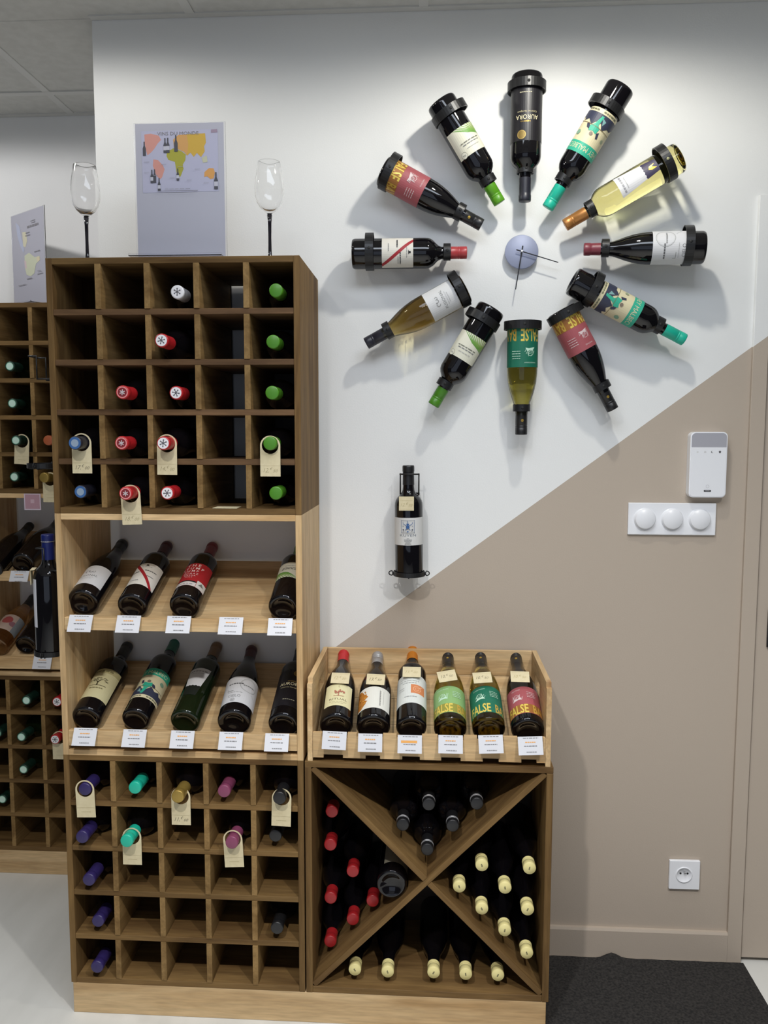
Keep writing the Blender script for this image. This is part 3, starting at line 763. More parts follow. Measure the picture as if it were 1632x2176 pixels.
def plinth(label, x0, x1, yf, yb, h):
    t = thing('plinth', label, 'plinth', (x0, yf, 0))
    board('front_board', (0, 0, .0002), (x1 - x0, .018, h), 'pine', t)
    for s in (0, x1 - x0 - .018): board('side_board', (s, .018, .0002), (s + .018, yb - yf, h), 'pine', t)
    return t
plinth('long pale pine plinth board under both dark units in front', .004, 1.182, -RD + .001, BACK, Z0)
plinth('short pale pine plinth at the far left on the light floor', -RW - .004, -.010, .3175, ALC - .012, Z0)

# X bin
xb0 = .5955
def x_bin():
    t = thing('cross_bin', 'dark brown square wine bin divided by a big wooden X', 'wine bin', (xb0, -RD, Z0 + .0002))
    d = RD + BACK; h = Z1 - Z0 - .0004; w = 1.1877 - xb0
    for s in (0, w - .0158): board('side_panel', (s, 0, 0), (s + .0158, d, h - .0155), 'walnut', t)
    board('top_panel', (0, .0003, h - .0152), (w, d, h), 'walnut', t); board('bottom_panel', (.016, .0005, 0), (w - .016, d, .0155), 'walnut', t)
    board('back_panel', (.016, d - .006, .0155), (w - .016, d, h - .0155), 'shaded_back', t)
    cx, cz = w / 2, h / 2 + .0005
    a = (w - .033) / 2; b = (h - .032) / 2
    th = math.atan2(b, a); ln = math.hypot(a, b) * 2 - .006
    M1 = Matrix.Translation((cx, .002 + (d - .010) / 2, cz)) @ Matrix.Rotation(-th, 4, 'Y')
    m = MB().box((-ln / 2, -(d - .010) / 2, -.0068), (ln / 2, (d - .010) / 2, .0068), 'walnut_x', .0006)
    obj('cross_board', m, t, None, M1)
    for s in (-1, 1):      # the second diagonal is two half boards meeting the first
        M2 = Matrix.Translation((cx, .002 + (d - .010) / 2, cz)) @ Matrix.Rotation(th, 4, 'Y')
        x0, x1 = (.0075, ln / 2) if s > 0 else (-ln / 2, -.0075)
        obj('cross_board', MB().box((x0, -(d - .010) / 2, -.0068), (x1, (d - .010) / 2, .0068), 'walnut_x', .0006), t, None, M2)
    return t
x_bin()

# wine crate on the bin
def crate():
    x0, x1 = .6025, 1.1805
    t = thing('wine_crate', 'pale pine wine crate with six sloping bottles on top of the bin', 'crate', (x0, -RD, Z1))
    w = x1 - x0; d = RD + BACK; H = .8725 - Z1; s_ = .012
    for side, sx in ((0, 0), (1, w - s_)):
        pts = [(.004, .0005), (d, .0005), (d, H), (.014, H), (.014, H - .010), (.002, H - .010), (.002, .0005)]
        m = MB()      # a slot for the hand is cut through the end board
        ys, zs = (.130, .215), (H - .075, H - .042)
        m.prism([(.002, .0005), (d, .0005), (d, zs[0]), (.002, zs[0])], sx, sx + s_, 'pine_y', 'yz')
        m.prism([(.002, zs[0]), (ys[0], zs[0]), (ys[0], zs[1]), (.002, zs[1])], sx, sx + s_, 'pine_y', 'yz')
        m.prism([(ys[1], zs[0]), (d, zs[0]), (d, zs[1]), (ys[1], zs[1])], sx, sx + s_, 'pine_y', 'yz')
        m.prism([(.002, zs[1]), (d, zs[1]), (d, H), (.014, H), (.014, H - .012), (.002, H - .012)], sx, sx + s_, 'pine_y', 'yz')
        obj('end_panel', m, t)
    for z0, z1 in ((.002, .066), (.0665, .132), (.1325, H)): board('back_board', (s_ + .0005, d - .010, z0), (w - s_ - .0005, d, z1), 'pine', t)
    zf, zb = .020, .020 + TAN * (d - .035)
    y0, y1 = .020, d - .012
    c = ((y0 + y1) / 2, (zf + zb) / 2)
    for k in range(3):
        a0 = y0 + (y1 - y0) * k / 3; a1 = y0 + (y1 - y0) * (k + 1) / 3 - .002
        f = lambda y: zf + TAN * (y - y0)
        obj('sloped_board', MB().prism([(a0, f(a0)), (a1, f(a1)), (a1, f(a1) - .009), (a0, f(a0) - .009)], s_ + .001, w - s_ - .001, 'pine_x', 'yz'), t)
    top = [(.608, .637), (.700, .721), (.785, .816), (.878, .914), (.977, 1.007), (1.070, 1.102), (1.163, 1.168)]
    bot = [(.615, .641), (.688, .742), (.777, .830), (.872, .923), (.969, 1.021), (1.059, 1.112), (1.148, 1.168)]
    zt, zl, zb_, zt2 = .741 - Z1, .731 - Z1, .6885 - Z1, .6805 - Z1
    up = [(.615, zl)]
    for a, b in top: up += [(max(a, .6152) - .001 if a > .62 else .6152, zl), (max(a + .003, .6155), zt), (b - .003, zt), (b, zl)]
    up += [(1.1680, zl)] if up[-1][0] < 1.168 else []
    lo = [(1.1682, zb_)]
    for a, b in bot[::-1]: lo += [(min(b, 1.1680), zb_), (min(b, 1.1680), zt2), (a, zt2), (a, zb_)]
    pts = up + lo
    # columns between all break points keep the scalloped rail clean
    xs = sorted(set(round(p[0], 4) for p in pts))
    def zup(x):
        for a, b in top:
            if a - .0005 <= x <= b + .0005: return zt
        return zl
    def zlo(x):
        for a, b in bot:
            if a <= x <= b: return zt2
        return zb_
    m = MB()
    for a, b in zip(xs[:-1], xs[1:]):
        if b - a < .0004: continue
        mid = (a + b) / 2
        m.prism([(a - x0, zlo(mid)), (b - x0, zlo(mid)), (b - x0, zup(mid)), (a - x0, zup(mid))], .001, .013, 'pine_x')
    obj('front_rail', m, t)
    board('bottom_slat', (s_ + .001, .040, .001), (w - s_ - .001, .100, .009), 'pine', t); board('bottom_slat', (s_ + .001, .190, .001), (w - s_ - .001, .260, .009), 'pine', t)
    return t
crate()

# ---------------------------------------------------------------- cards and tags
def price_card(label, top, w=.0575, h=.042, out=.020, rot=0.0, group=None, rows=0):
    """small white card leaning out over a rail; its print is too small to read"""
    th = math.asin(out / h)
    M = Matrix.Translation(top) @ Matrix.Rotation(rot, 4, 'Y') @ Matrix.Rotation(-th, 4, 'X')
    o = obj('price_card', MB().box((-w / 2, -.0006, -h), (w / 2, .0006, 0), 'card_white'), None, None, M)
    tag(o, label, 'card', group)
    a = Art(); og = ink(222, 160, 84)
    a.dashes(.001, -.0045, w * .62, .0016, GREY, rows + 1)
    if rows == 99: a.rect(-w * .36, -.0185, w * .30, -.0125, og)
    else: a.dashes(0, -.0145, w * .42, .0026, og, 77)
    a.dashes(0, -.0225, w * .52, .0018, ink(110, 110, 112), rows + 3)
    a.dashes(.002, -.0360, w * .42, .0017, ink(130, 130, 132), rows + 5)
    a.build('print', o, on_plane, None, .0007)
    return o
ORD = ('first', 'second', 'third', 'fourth', 'fifth', 'sixth')
for nm, lst, w_ in (('upper', CARDS1, .0575), ('lower', CARDS2, .0575)):
    for i, p in enumerate(lst):
        price_card('white price card on the %s rail of the middle display unit, %s from the left' % (nm, ORD[i]), p, w_, group='price cards on the rails', rows=i * 7 + (3 if nm == 'upper' else 40))
for i, p in enumerate(CARDSC):
    price_card('white price card on the scalloped front of the wine crate, %s from the left' % ORD[i], p, .0575, .042, .014, (.03, 0, 0, 0, -.05, -.05)[i], 'price cards on the rails', 99 if i == 2 else i * 5 + 60)
price_card('white price card on the upper rail of the far left display unit', CARDSL[0], .060, .036, .016, group='price cards on the rails', rows=81)
price_card('white price card on the lower rail under the standing bottle at the far left', CARDSL[1], .060, .042, .018, group='price cards on the rails', rows=88)
o = tag(obj('pink_card', MB().box((-.027, -.0006, -.052), (.027, .0006, 0), ink(206, 190, 204)), None, (-.366, .3125, 1.2642)), 'small square pink card hanging under the far left cell rack', 'card')
Art().rect(-.0235, -.048, .0235, -.003, ink(178, 140, 152)).rect(-.006, -.030, .006, -.018, ink(200, 170, 182)).build('print', o, on_plane, None, .0007)

def arch_tag(w, h, rh, up):
    """door-hanger outline with a round hole, hole centre at the origin"""
    n = 22; vs = []; fs = []
    ro = w / 2
    outer = []
    for i in range(n + 1):
        a = PI * i / n
        outer.append((ro * math.cos(a), up - ro + ro * math.sin(a)))
    outer += [(-ro, up - h), (ro, up - h)]
    bm = bmesh.new()
    ov = [bm.verts.new((x, 0, z)) for x, z in outer]
    hv = [bm.verts.new((rh * math.cos(2 * PI * i / 28), 0, rh * math.sin(2 * PI * i / 28))) for i in range(28)]
    ed = [bm.edges.new((ov[i], ov[(i + 1) % len(ov)])) for i in range(len(ov))] + [bm.edges.new((hv[i], hv[(i + 1) % 28])) for i in range(28)]
    bmesh.ops.triangle_fill(bm, edges=ed, use_beauty=True)
    bad = [f for f in bm.faces if math.hypot(f.calc_center_median().x, f.calc_center_median().z) < rh * .92]
    bmesh.ops.delete(bm, geom=bad, context='FACES')
    bmesh.ops.recalc_face_normals(bm, faces=bm.faces)
    r_ = bmesh.ops.extrude_face_region(bm, geom=bm.faces[:])
    for v in r_['geom']:
        if isinstance(v, bmesh.types.BMVert): v.co.y += .0008
    bmesh.ops.recalc_face_normals(bm, faces=bm.faces)
    return MB().bm(bm, 'kraft')
def hang_tag(label, p, price=None, rot=0.0, faint=False, w=.047, h=.094, tilt=0.0):
    M = Matrix.Translation(p) @ Matrix.Rotation(rot, 4, 'Y') @ Matrix.Rotation(tilt, 4, 'X')
    o = obj('price_tag', arch_tag(w, h, .0195, .0225), None, None, M)
    tag(o, label, 'tag', 'kraft tags hanging on bottle necks')
    a = Art()
    c = ink(150, 140, 104) if faint else ink(70, 66, 56)
    if price: a.price(price[0], price[1], -.002, -.062, .0095, c)
    else: a.dashes(0, -.058, w * .5, .0012, ink(176, 164, 124), 3)
    a.line(-w / 2 + .001, -.047, w / 2 - .001, -.047, .0003, ink(160, 148, 110))
    a.build('handwriting', o, on_plane, None, .0001)
    return o
T = {n: (x, y, z) for n, x, y, z in HTOP}
hang_tag('kraft hang tag reading 17,00 euro on the blue-capped bottle, upper rack', T['17'], ('17', '00'))
hang_tag('kraft hang tag on the white-capped bottle in the third cell, upper rack', T['14'], ('14', '00'), .01, True)
hang_tag('kraft hang tag on the green-capped bottle at the right of the upper rack', T['12'], ('12', '50'), 0, True)
hang_tag('kraft hang tag on the red-capped bottle, hanging over the pale display top', T['18'], ('18', '00'), -.04, True)
T = {n: (x, y, z) for n, x, y, z in HBOT}
hang_tag('kraft hang tag on the purple-capped bottle in the bottom left rack', T['p'], None, -.03)
hang_tag('kraft hang tag reading 11,60 euro on the gold-capped bottle', T['g'], ('11', '60'))
hang_tag('kraft hang tag on the black-capped bottle at the right of the bottom rack', T['b'], None, .03)
hang_tag('kraft hang tag on the turquoise-capped bottle in the bottom left rack', T['t'])
hang_tag('kraft hang tag on the mauve-capped bottle in the bottom left rack', T['m'], None, -.05)
hang_tag('kraft hang tag on the pale green-capped bottle in the far left rack', HLEFT[0], None, .06)
hang_tag('kraft hang tag half hidden behind the tall stack, upper far left rack', HLEFT[1])
hang_tag('kraft hang tag half hidden behind the tall stack, low far left rack', HLEFT[2])
o = tag(obj('price_tag', MB().box((-.029, -.0225, 0), (.029, .0225, .0008), 'kraft'), None, (.411, -.2905, Z2 + .0002 + TH + .0003)), 'kraft tag lying flat on the floor of an empty cell, upper rack', 'tag', 'loose kraft tags')
obj('price_slip', MB().box((-.02, -.006, .0008), (.02, .006, .0010), 'kraft'), o)

def neck_tag(label, p, price, rot=0.0, faint=False, w=.0465, h=.0330):
    """folded kraft card: a flap with the neck through it and a written front"""
    M = Matrix.Translation(p) @ Matrix.Rotation(-.96, 4, 'X') @ Matrix.Rotation(rot, 4, 'Y')
    m = MB().box((-w / 2, -.0005, -h / 2), (w / 2, .0005, h / 2), 'kraft')
    o = tag(obj('neck_tag', m, None, None, M), label, 'tag', 'kraft cards on the necks in the crate')
    a = Art()
    if price: a.price(price[0], price[1], -.003, -.0045, .0088, ink(168, 152, 104) if faint else ink(84, 78, 60))
    a.rect(-w / 2 + .003, h / 2 - .004, w / 2 - .003, h / 2 - .0037, ink(178, 164, 118))
    a.build('handwriting', o, on_plane, None, .0006)
    return o

# ---------------------------------------------------------------- bottles in the cell racks
ROWN = ('top row', 'second row', 'third row', 'fourth row', 'bottom row'); COLN = ('first', 'second', 'third', 'fourth', 'fifth')
DESC = dict(white='white-capped', green='green-capped', whitered='white-topped red-capped', red='red-capped', blue='blue-capped', purple='purple-capped', turquoise='turquoise-capped',
            gold='gold-capped', mauve='mauve-capped', black='black-capped', palegreen='pale green-capped', orange='orange-capped')
def cell_bottles(lst, where, group, cols=None):
    for n, row, col, x, y, z in lst:
        cap, seal, style = dict(white=('white', 'crest', 'cork'), whitered=('brightred', 'crest', 'cork'), red=('brightred', 'redcrest', 'cork'), green=('green', None, 'cork'), blue=('slate', 'blue', 'cork'),
                                palegreen=('bottlegreen', 'pale', 'cork')).get(n, (n, None, 'cork'))
        if n == 'blue': cap, seal = 'slate', 'blue'
        R = .0366; L = .298
        zz = z - .0375 + R + .0004
        bottle('%s bottle, %s, %s, %s' % (DESC[n], ROWN[row], cols[col] if cols else COLN[col] + ' cell', where), 'bordeaux', L, R, 'green_dark_glass' if n == 'palegreen' else 'dark_glass', cap,
               (x, y + L, zz), (0, -1, 0), (0, 0, 1), random.uniform(-2, 2), style, .056, group, seal)
cell_bottles(TOPRACK, 'upper rack of the tall stack', 'bottles in the upper cell rack')
cell_bottles(BOTRACK, 'bottom left rack', 'bottles in the lower cell rack')
cell_bottles(LEFTTOP, 'far left upper rack', 'bottles in the far left racks', {1: 'column at the picture edge', 2: 'column beside the tall stack'})
cell_bottles(LEFTBOT, 'far left lower rack', 'bottles in the far left racks', {0: 'column cut by the picture edge', 1: 'middle column in view', 2: 'column beside the tall stack'})
# gold-foil neck lying out of the far left rack, mostly behind the tall stack
L = .298
bottle('bottle with a gold and black foil neck sticking out at the far left', 'burgundy', L, .0366, 'dark_glass', 'gold', (-.2950, .285 + L, Z2 + TH + .0376), (-.06, -1, 0), (0, 0, 1), 0, 'cork', .075, 'bottles in the far left racks')

# ---------------------------------------------------------------- bottles in the X bin
cnt = {}
PLACE = dict(cream=['right quarter, left end of the top row', 'right quarter, against the side, highest', 'right quarter nearest the middle of the X', 'right quarter, right of the nearest to the X', 'right quarter, lower of the left pair', 'right quarter, against the side, second highest',
                    'right quarter, third from the bottom corner', 'right quarter, lowest against the side', 'bottom quarter, first from the left', 'bottom quarter, second from the left', 'bottom quarter, middle', 'bottom quarter, fourth from the left', 'bottom quarter, fifth from the left'],
             black=['top quarter, upper row left', 'top quarter, upper row right', 'top quarter, middle row left', 'top quarter, middle row right', 'top quarter, lowest, in the V'],
             red=['left quarter, topmost', 'left quarter, second down the side', 'left quarter, upper one off the side', 'left quarter, third down the side', 'left quarter, lower one off the side', 'left quarter, lowest', 'left quarter, beside the turned bottle'])
for n, x, y, z in BIN:
    i = cnt.get(n, 0); cnt[n] = i + 1
    lab = '%s bottle in the cross bin, %s' % ({'cream': 'cream-capped', 'black': 'silver-banded black-capped', 'red': 'red-capped'}[n], PLACE[n][i])
    if n == 'cream': bottle(lab, 'burgundy', .280, .0372, 'dark_glass', 'cream', (x, y + .280, z), (0, -1, 0), (0, 0, 1), random.uniform(-.6, .6), 'screw', .030, 'bottles in the cross bin', 'mark')
    elif n == 'black': bottle(lab, 'bordeaux', .262, .0368, 'dark_glass', 'black', (x, y + .262, z), (0, -1, 0), (0, 0, 1), 0, 'cork', .055, 'bottles in the cross bin', None, None, (), (.017, .022))
    else: bottle(lab, 'burgundy', .232, .0385, 'dark_glass', 'red', (x, y + .232, z), (0, -1, 0), (0, 0, 1), 0, 'cork', .050, 'bottles in the cross bin')
bottle('dark bottle lying base outwards among the red-capped bottles of the cross bin', 'bordeaux', .272, .0372, 'dark_glass', 'red', BINBASE, (0, 1, .0), (0, 0, 1), .9, 'cork', .05, 'bottles in the cross bin', None, art_plain, (.04, .14, .11, (150, 146, 130)))

# ---------------------------------------------------------------- bottles on the slopes
SL = math.radians(22.5)
def on_slope(label, base, kind, L, R, g, cap, az=0.0, roll=0.0, style='cork', ln=.058, art=None, args=(), group=None):
    ax = (math.sin(az) * math.cos(SL), math.cos(az) * math.cos(SL), math.sin(SL))
    return bottle(label, kind, L, R, g, cap, base, ax, (0, -math.sin(SL), math.cos(SL)), roll, style, ln, group, None, art, args)
rd = math.radians
G1 = 'bottles on the middle display unit'
on_slope('black-capped bottle with a grey-white label on the upper slope, first from the left', SHELF1[0], 'burgundy', .290, .0392, 'dark_glass', 'black', 0, rd(-8), art=art_fusional, args=(.030, .112), group=G1)
on_slope('bottle with a red diagonal band on its white label, upper slope', SHELF1[1], 'bordeaux', .296, .0372, 'dark_glass', 'oxblood', 0, rd(4), art=art_stripe, args=(.046, .142), group=G1)
on_slope('bottle with a red label of white capital letters on the upper slope', SHELF1[2], 'bordeaux', .290, .0372, 'dark_glass', 'crimson', 0, rd(0), art=art_stump, group=G1)
on_slope('bottle with a green leaf label at the right end of the upper slope', SHELF1[3], 'bordeaux', .290, .0372, 'dark_glass', 'green', 0, rd(10), art=art_leaf, group=G1)
on_slope('bottle with a tree on its cream label, lower slope', SHELF2[0], 'bordeaux', .296, .0372, 'dark_glass', 'black', rd(1), rd(0), art=art_tree, group=G1)
on_slope('tall turquoise-capped bottle with a cream and turquoise label, lower slope', SHELF2[1], 'bordeaux', .322, .0358, 'dark_glass', 'teal', rd(2), rd(6), art=art_hey, args=(.045, .158), group=G1)
on_slope('dark green bottle with a tapering silver-white label, lower slope', SHELF2[2], 'bordeaux', .305, .0370, 'green_dark_glass', 'tan', rd(1.5), rd(-4), art=art_panel, args=(False,), group=G1)
on_slope('sloping-shouldered bottle with a circle on its white label, lower slope', SHELF2[3], 'burgundy', .292, .0410, 'dark_glass', 'oxblood', rd(-3), rd(8), art=art_circle, group=G1)
on_slope('black-labelled bottle at the right end of the lower slope', SHELF2[4], 'bordeaux', .298, .0378, 'dark_glass', 'black', 0, rd(5), art=art_aurora, group=G1)
G2 = 'bottles in the pine crate'
on_slope('red-capped bottle with a cream label in the crate', CRATEB[0], 'burgundy', .290, .0405, 'dark_glass', 'brightred', rd(-2), rd(4), 'cork', .045, art_ritual, (), G2)
on_slope('silver-capped bottle with an orange splash on its white label in the crate', CRATEB[1], 'burgundy', .284, .0412, 'dark_glass', 'silver', rd(-1.5), rd(0), 'screw', .045, art_splatter, (), G2)
on_slope('amber-capped bottle with an orange square on its white label in the crate', CRATEB[2], 'bordeaux', .308, .0372, 'dark_glass', 'amber', rd(-1), rd(-6), 'cork', .052, art_orange, (), G2)
on_slope('clear olive bottle with a pale green and gold label in the crate', CRATEB[3], 'burgundy', .298, .0395, 'olive_glass', 'black', rd(-.5), rd(-6), 'screw', .060, art_false, ('pale', 'CHENIN BLANC'), G2)
on_slope('clear olive bottle with a dark green and gold label in the crate', CRATEB[4], 'burgundy', .298, .0395, 'olive_glass', 'black', rd(-1.5), rd(-6), 'screw', .060, art_false, ('green', 'CHARDONNAY'), G2)
on_slope('dark bottle with a rose and gold label at the right end of the crate', CRATEB[5], 'burgundy', .298, .0395, 'dark_glass', 'black', rd(-1), rd(-10), 'screw', .062, art_false, ('red', 'PINOTAGE'), G2)
for i, (pr, rt, ft, ds) in enumerate(((('12', '50'), .02, True, 'red-capped bottle'), (('13', '50'), .04, False, 'silver-capped bottle'), (('11', '00'), .0, True, 'amber-capped bottle'), (('10', '50'), -.22, False, 'pale green labelled bottle'), (('10', '50'), -.10, False, 'dark green labelled bottle'), (('10', '50'), .02, True, 'rose labelled bottle'))):
    neck_tag('small kraft price card on the neck of the %s in the crate' % ds, NECKTAG[i], pr, rt, ft)
G3 = 'bottles on the far left display unit'
on_slope('dark bottle lying on the upper slope of the far left display, card below its base', LSHELF[0], 'burgundy', .290, .0390, 'dark_glass', 'black', 0, 0, group=G3)
on_slope('dark bottle at the left picture edge, upper far left slope', LSHELF[1], 'burgundy', .290, .0390, 'dark_glass', 'black', 0, 0, group=G3)
on_slope('dark bottle base behind the standing bottle, lower far left slope', LSHELF[2], 'bordeaux', .290, .0372, 'dark_glass', 'black', 0, 0, group=G3)
on_slope('golden rose bottle with a flower label at the left picture edge', LSHELF[3], 'burgundy', .290, .0392, 'rose_wine', 'black', 0, rd(20), 'cork', .05, art_flower, (), G3)

# ---------------------------------------------------------------- bottle clock
c0 = Vector((1.1218, -.022, 1.9213))
t = thing('wall_clock', 'round blue-grey clock face with two black hands in the bottle ring', 'clock', c0)
obj('dial', MB().lathe([(.0002, -.0005), (.0415, -.0005), (.0428, .0008), (.0428, .006), (.0002, .006)], 'brushed_disc', 56, Matrix.Rotation(-PI / 2, 4, 'X')), t)
obj('movement', MB().box((-.028, .006, -.028), (.028, .0218, .028), 'black_steel', .002), t)
def hand(a, b, w, y):
    d = Vector((b[0] - a[0], 0, b[1] - a[1])); n = Vector((-d.z, 0, d.x)).normalized() * w / 2
    A, B = Vector((a[0], y, a[1])), Vector((b[0], y, b[1]))
    m = MB(); th = Vector((0, .0008, 0))
    vs = [A + n, A - n, B - n * .7, B + n * .7, A + n + th, A - n + th, B - n * .7 + th, B + n * .7 + th]
    return m.add(vs, [(0, 1, 2, 3), (7, 6, 5, 4), (0, 4, 5, 1), (1, 5, 6, 2), (2, 6, 7, 3), (3, 7, 4, 0)], 'hand_black')
obj('hour_hand', hand((.0020, .0135), (-.0145, -.096), .0034, -.0072), t)
obj('minute_hand', hand((-.0145, .0035), (.0925, -.0295), .0030, -.0090), t)
obj('hand_cap', MB().lathe([(.0002, 0), (.0028, 0), (.0028, .010), (.0002, .010)], 'white_plastic', 14, Matrix.Rotation(PI / 2, 4, 'X')), t)

HOUR = dict(A='twelve', B='eleven', C='ten', D='nine', E='eight', F='seven', G='six', H='five', I='four', J='three', K='two', L='one')
#  kind, L, R, glass, cap, style, cap length, art, args, roll, base ring position, neck ring position, label
CB = dict(
    A=('bordeaux', .302, .0385, 'dark_glass', 'slate', 'cork', .056, art_aurora, (), 0, .030, .226, 'black-labelled bottle with a gold seal, neck down, at twelve o\'clock'),
    B=('bordeaux', .284, .0372, 'dark_glass', 'lime', 'screw', .050, art_leaf, (), -12, .036, .222, 'green-capped bottle with a leaf label at eleven o\'clock'),
    C=('burgundy', .284, .0392, 'dark_glass', 'black', 'screw', .058, art_false, ('red', 'PINOTAGE'), 0, .018, .220, 'dark bottle with a rose and gold label at ten o\'clock'),
    D=('bordeaux', .292, .0378, 'dark_glass', 'pinkred', 'screw', .042, art_stripe, (), 0, .045, .242, 'bottle with a red diagonal stripe on its label at nine o\'clock'),
    E=('burgundy', .289, .0395, 'amber_glass', 'slate', 'screw', .058, art_fusional, (), 0, .016, .224, 'amber bottle with a grey-white label at eight o\'clock'),
    F=('bordeaux', .286, .0372, 'dark_glass', 'green', 'screw', .050, art_leaf, (), 8, .036, .224, 'green-capped bottle with a leaf label at seven o\'clock'),
    G=('burgundy', .288, .0388, 'olive_glass', 'black', 'screw', .058, art_false, ('green', 'CHARDONNAY'), -6, .012, .220, 'olive bottle with a green and gold label, neck down, at six o\'clock'),
    H=('burgundy', .286, .0388, 'dark_glass', 'black', 'screw', .058, art_false, ('red', 'PINOTAGE'), -10, .014, .220, 'dark bottle with a rose and gold label at five o\'clock'),
    I=('bordeaux', .322, .0358, 'dark_glass', 'turquoise', 'screw', .058, art_hey, (), 0, .056, .246, 'tall turquoise-capped bottle with a cream label at four o\'clock'),
    J=('burgundy', .290, .0395, 'dark_glass', 'maroon', 'cork', .040, art_circle, (), 0, .041, .238, 'maroon-capped bottle with a white circle label at three o\'clock'),
    K=('bordeaux', .308, .0372, 'clear_wine', 'copper', 'screw', .058, art_panel, (), 18, .036, .236, 'clear white-wine bottle with a copper cap at two o\'clock'),
    L=('bordeaux', .322, .0358, 'dark_glass', 'turquoise', 'screw', .058, art_hey, (), 6, .056, .246, 'tall turquoise-capped bottle with a cream label at one o\'clock'))
def clamp(name, label, M, v, ri, w, drop, hole):
    """leather-black ring round a bottle, screwed to the wall through a short spacer"""
    axis = M.to_3x3() @ Vector((0, 0, 1))
    up = Vector((0, 0, 1)) - axis * axis.z
    up = up.normalized() if up.length > .2 else Vector((0, 0, 0))
    p = M @ Vector((0, 0, v)) + up * drop
    R3 = M.to_3x3().to_4x4()
    t = thing(name, label, 'clamp', group='black clamps of the bottle clock', M=Matrix.Translation(p) @ R3)
    ro = ri + .0028
    obj('band', MB().lathe([(ri, -w / 2), (ro, -w / 2), (ro, w / 2), (ri, w / 2), (ri, -w / 2)], 'black_steel', 40, None, 0, False), t)
    # eyelet facing the room
    inv = (Matrix.Translation(p) @ R3).inverted()
    fwd = inv.to_3x3() @ (Vector((0, -1, 0)) - axis * (-axis.y)).normalized()
    q = fwd.to_track_quat('Z', 'Y').to_matrix().to_4x4()
    obj('eyelet', MB().lathe([(.0002, 0), (.0036, 0), (.0036, .0006), (.0002, .0006)], hole, 16, Matrix.Translation(fwd * (ro - .0002)) @ q), t)
    back = -fwd
    s = p + (M.to_3x3() @ Vector((0, 0, 0)))
    bw = (Matrix.Translation(p) @ R3).to_3x3() @ back
    ln = max((-.0005 - (p.y + bw.y * ro)) / max(bw.y, .2), .002)
    q = back.to_track_quat('Z', 'Y').to_matrix().to_4x4()
    obj('spacer', MB().lathe([(.0002, 0), (.0065, 0), (.0065, ln), (.0002, ln)], 'black_steel', 16, Matrix.Translation(back * (ro - .0008)) @ q), t)
    return t
for k in 'ABCDEFGHIJKL':
    kind, L, R, g, cap, style, ln, art, args, roll, vb, vn, lab = CB[k]
    b, tip = Vector(CLOCK[k][0]), Vector(CLOCK[k][1])
    ax = (tip - b).normalized()
    b = tip - ax * L
    o = bottle(lab, kind, L, R, g, cap, b, ax, (-.05, -1, -.10), rd(roll), style, ln, 'bottles of the wall clock', None, art, args)
    if g in ('clear_wine', 'amber_glass', 'olive_glass'): o.children[0].cycles.is_caustics_caster = True
    M = o.matrix_basis
    clamp('base_clamp', 'wide black ring clamp round the base of the %s o\'clock bottle' % HOUR[k], M, vb, R + .0062, .021, .005, ink(150, 148, 110) if k == 'K' else 'dark_hole')
    clamp('neck_clamp', 'narrow black ring clamp round the neck of the %s o\'clock bottle' % HOUR[k], M, vn, .0196 if kind == 'burgundy' else .0186, .018, .0025, 'dark_hole')

# ---------------------------------------------------------------- wall holders
def holder(label, M):
    """black wire bottle holder: foot ring with side loops, back bar, square neck loop; wall plane y = 0, bottle axis y = -.054"""
    t = thing('bottle_holder', label, 'bottle holder', group='black wire bottle holders', M=M)
    ya = -.054; R = .0395
    m = MB().lathe([(R, .000), (R + .0022, .000), (R + .0022, .012), (R, .012), (R, .000)], 'black_steel', 40, Matrix.Translation((0, ya, -.003)), 0, False)
    m.tube([(-R, ya, -.004), (R, ya, -.004)], .0018, 'black_steel'); m.tube([(0, ya - R, -.004), (0, ya + R, -.004)], .0018, 'black_steel')
    obj('foot_ring', m, t)
    for s in (-1, 1):
        pts = [(s * (R + .001), ya - .004, .008)]
        for i in range(9):
            a = PI * (i / 8 - .5)
            pts.append((s * (R + .006 + .008 * math.cos(a)), ya - .004, .004 - .006 * math.sin(a) * -1))
        pts.append((s * (R + .001), ya - .004, -.002))
        obj('side_loop', MB().tube(pts, .0016, 'black_steel', 6), t)
    obj('back_bar', MB().box((-.009, -.004, -.004), (.009, -.0005, .285), 'black_steel', .001).tube([(0, -.003, 0), (0, ya + R, 0)], .004, 'black_steel'), t)
    x = .0243; z0, z1 = .212, .2665
    m = MB().tube([(-x, -.003, z0), (-x, ya, z0), (-x, ya, z1), (-x, ya - .0195, z1), (x, ya - .0195, z1), (x, ya, z1), (x, ya, z0), (x, -.003, z0)], .0019, 'black_steel')
    m.tube([(-x, -.0025, z0), (x, -.0025, z0)], .0019, 'black_steel')
    obj('neck_loop', m, t)
    return t
kb = Vector((.8372, -.054, 1.0835))
holder('black wire holder carrying the single bottle on the white wall', Matrix.Translation((kb.x, 0, kb.z)))
bottle('single dark bottle with a blue emblem label in the wall holder', 'bordeaux', .288, .0370, 'dark_glass', 'black', kb, (-.012, 0, 1), (-.02, -1, 0), rd(-1), 'cork', .05, None, None, art_kuyen)
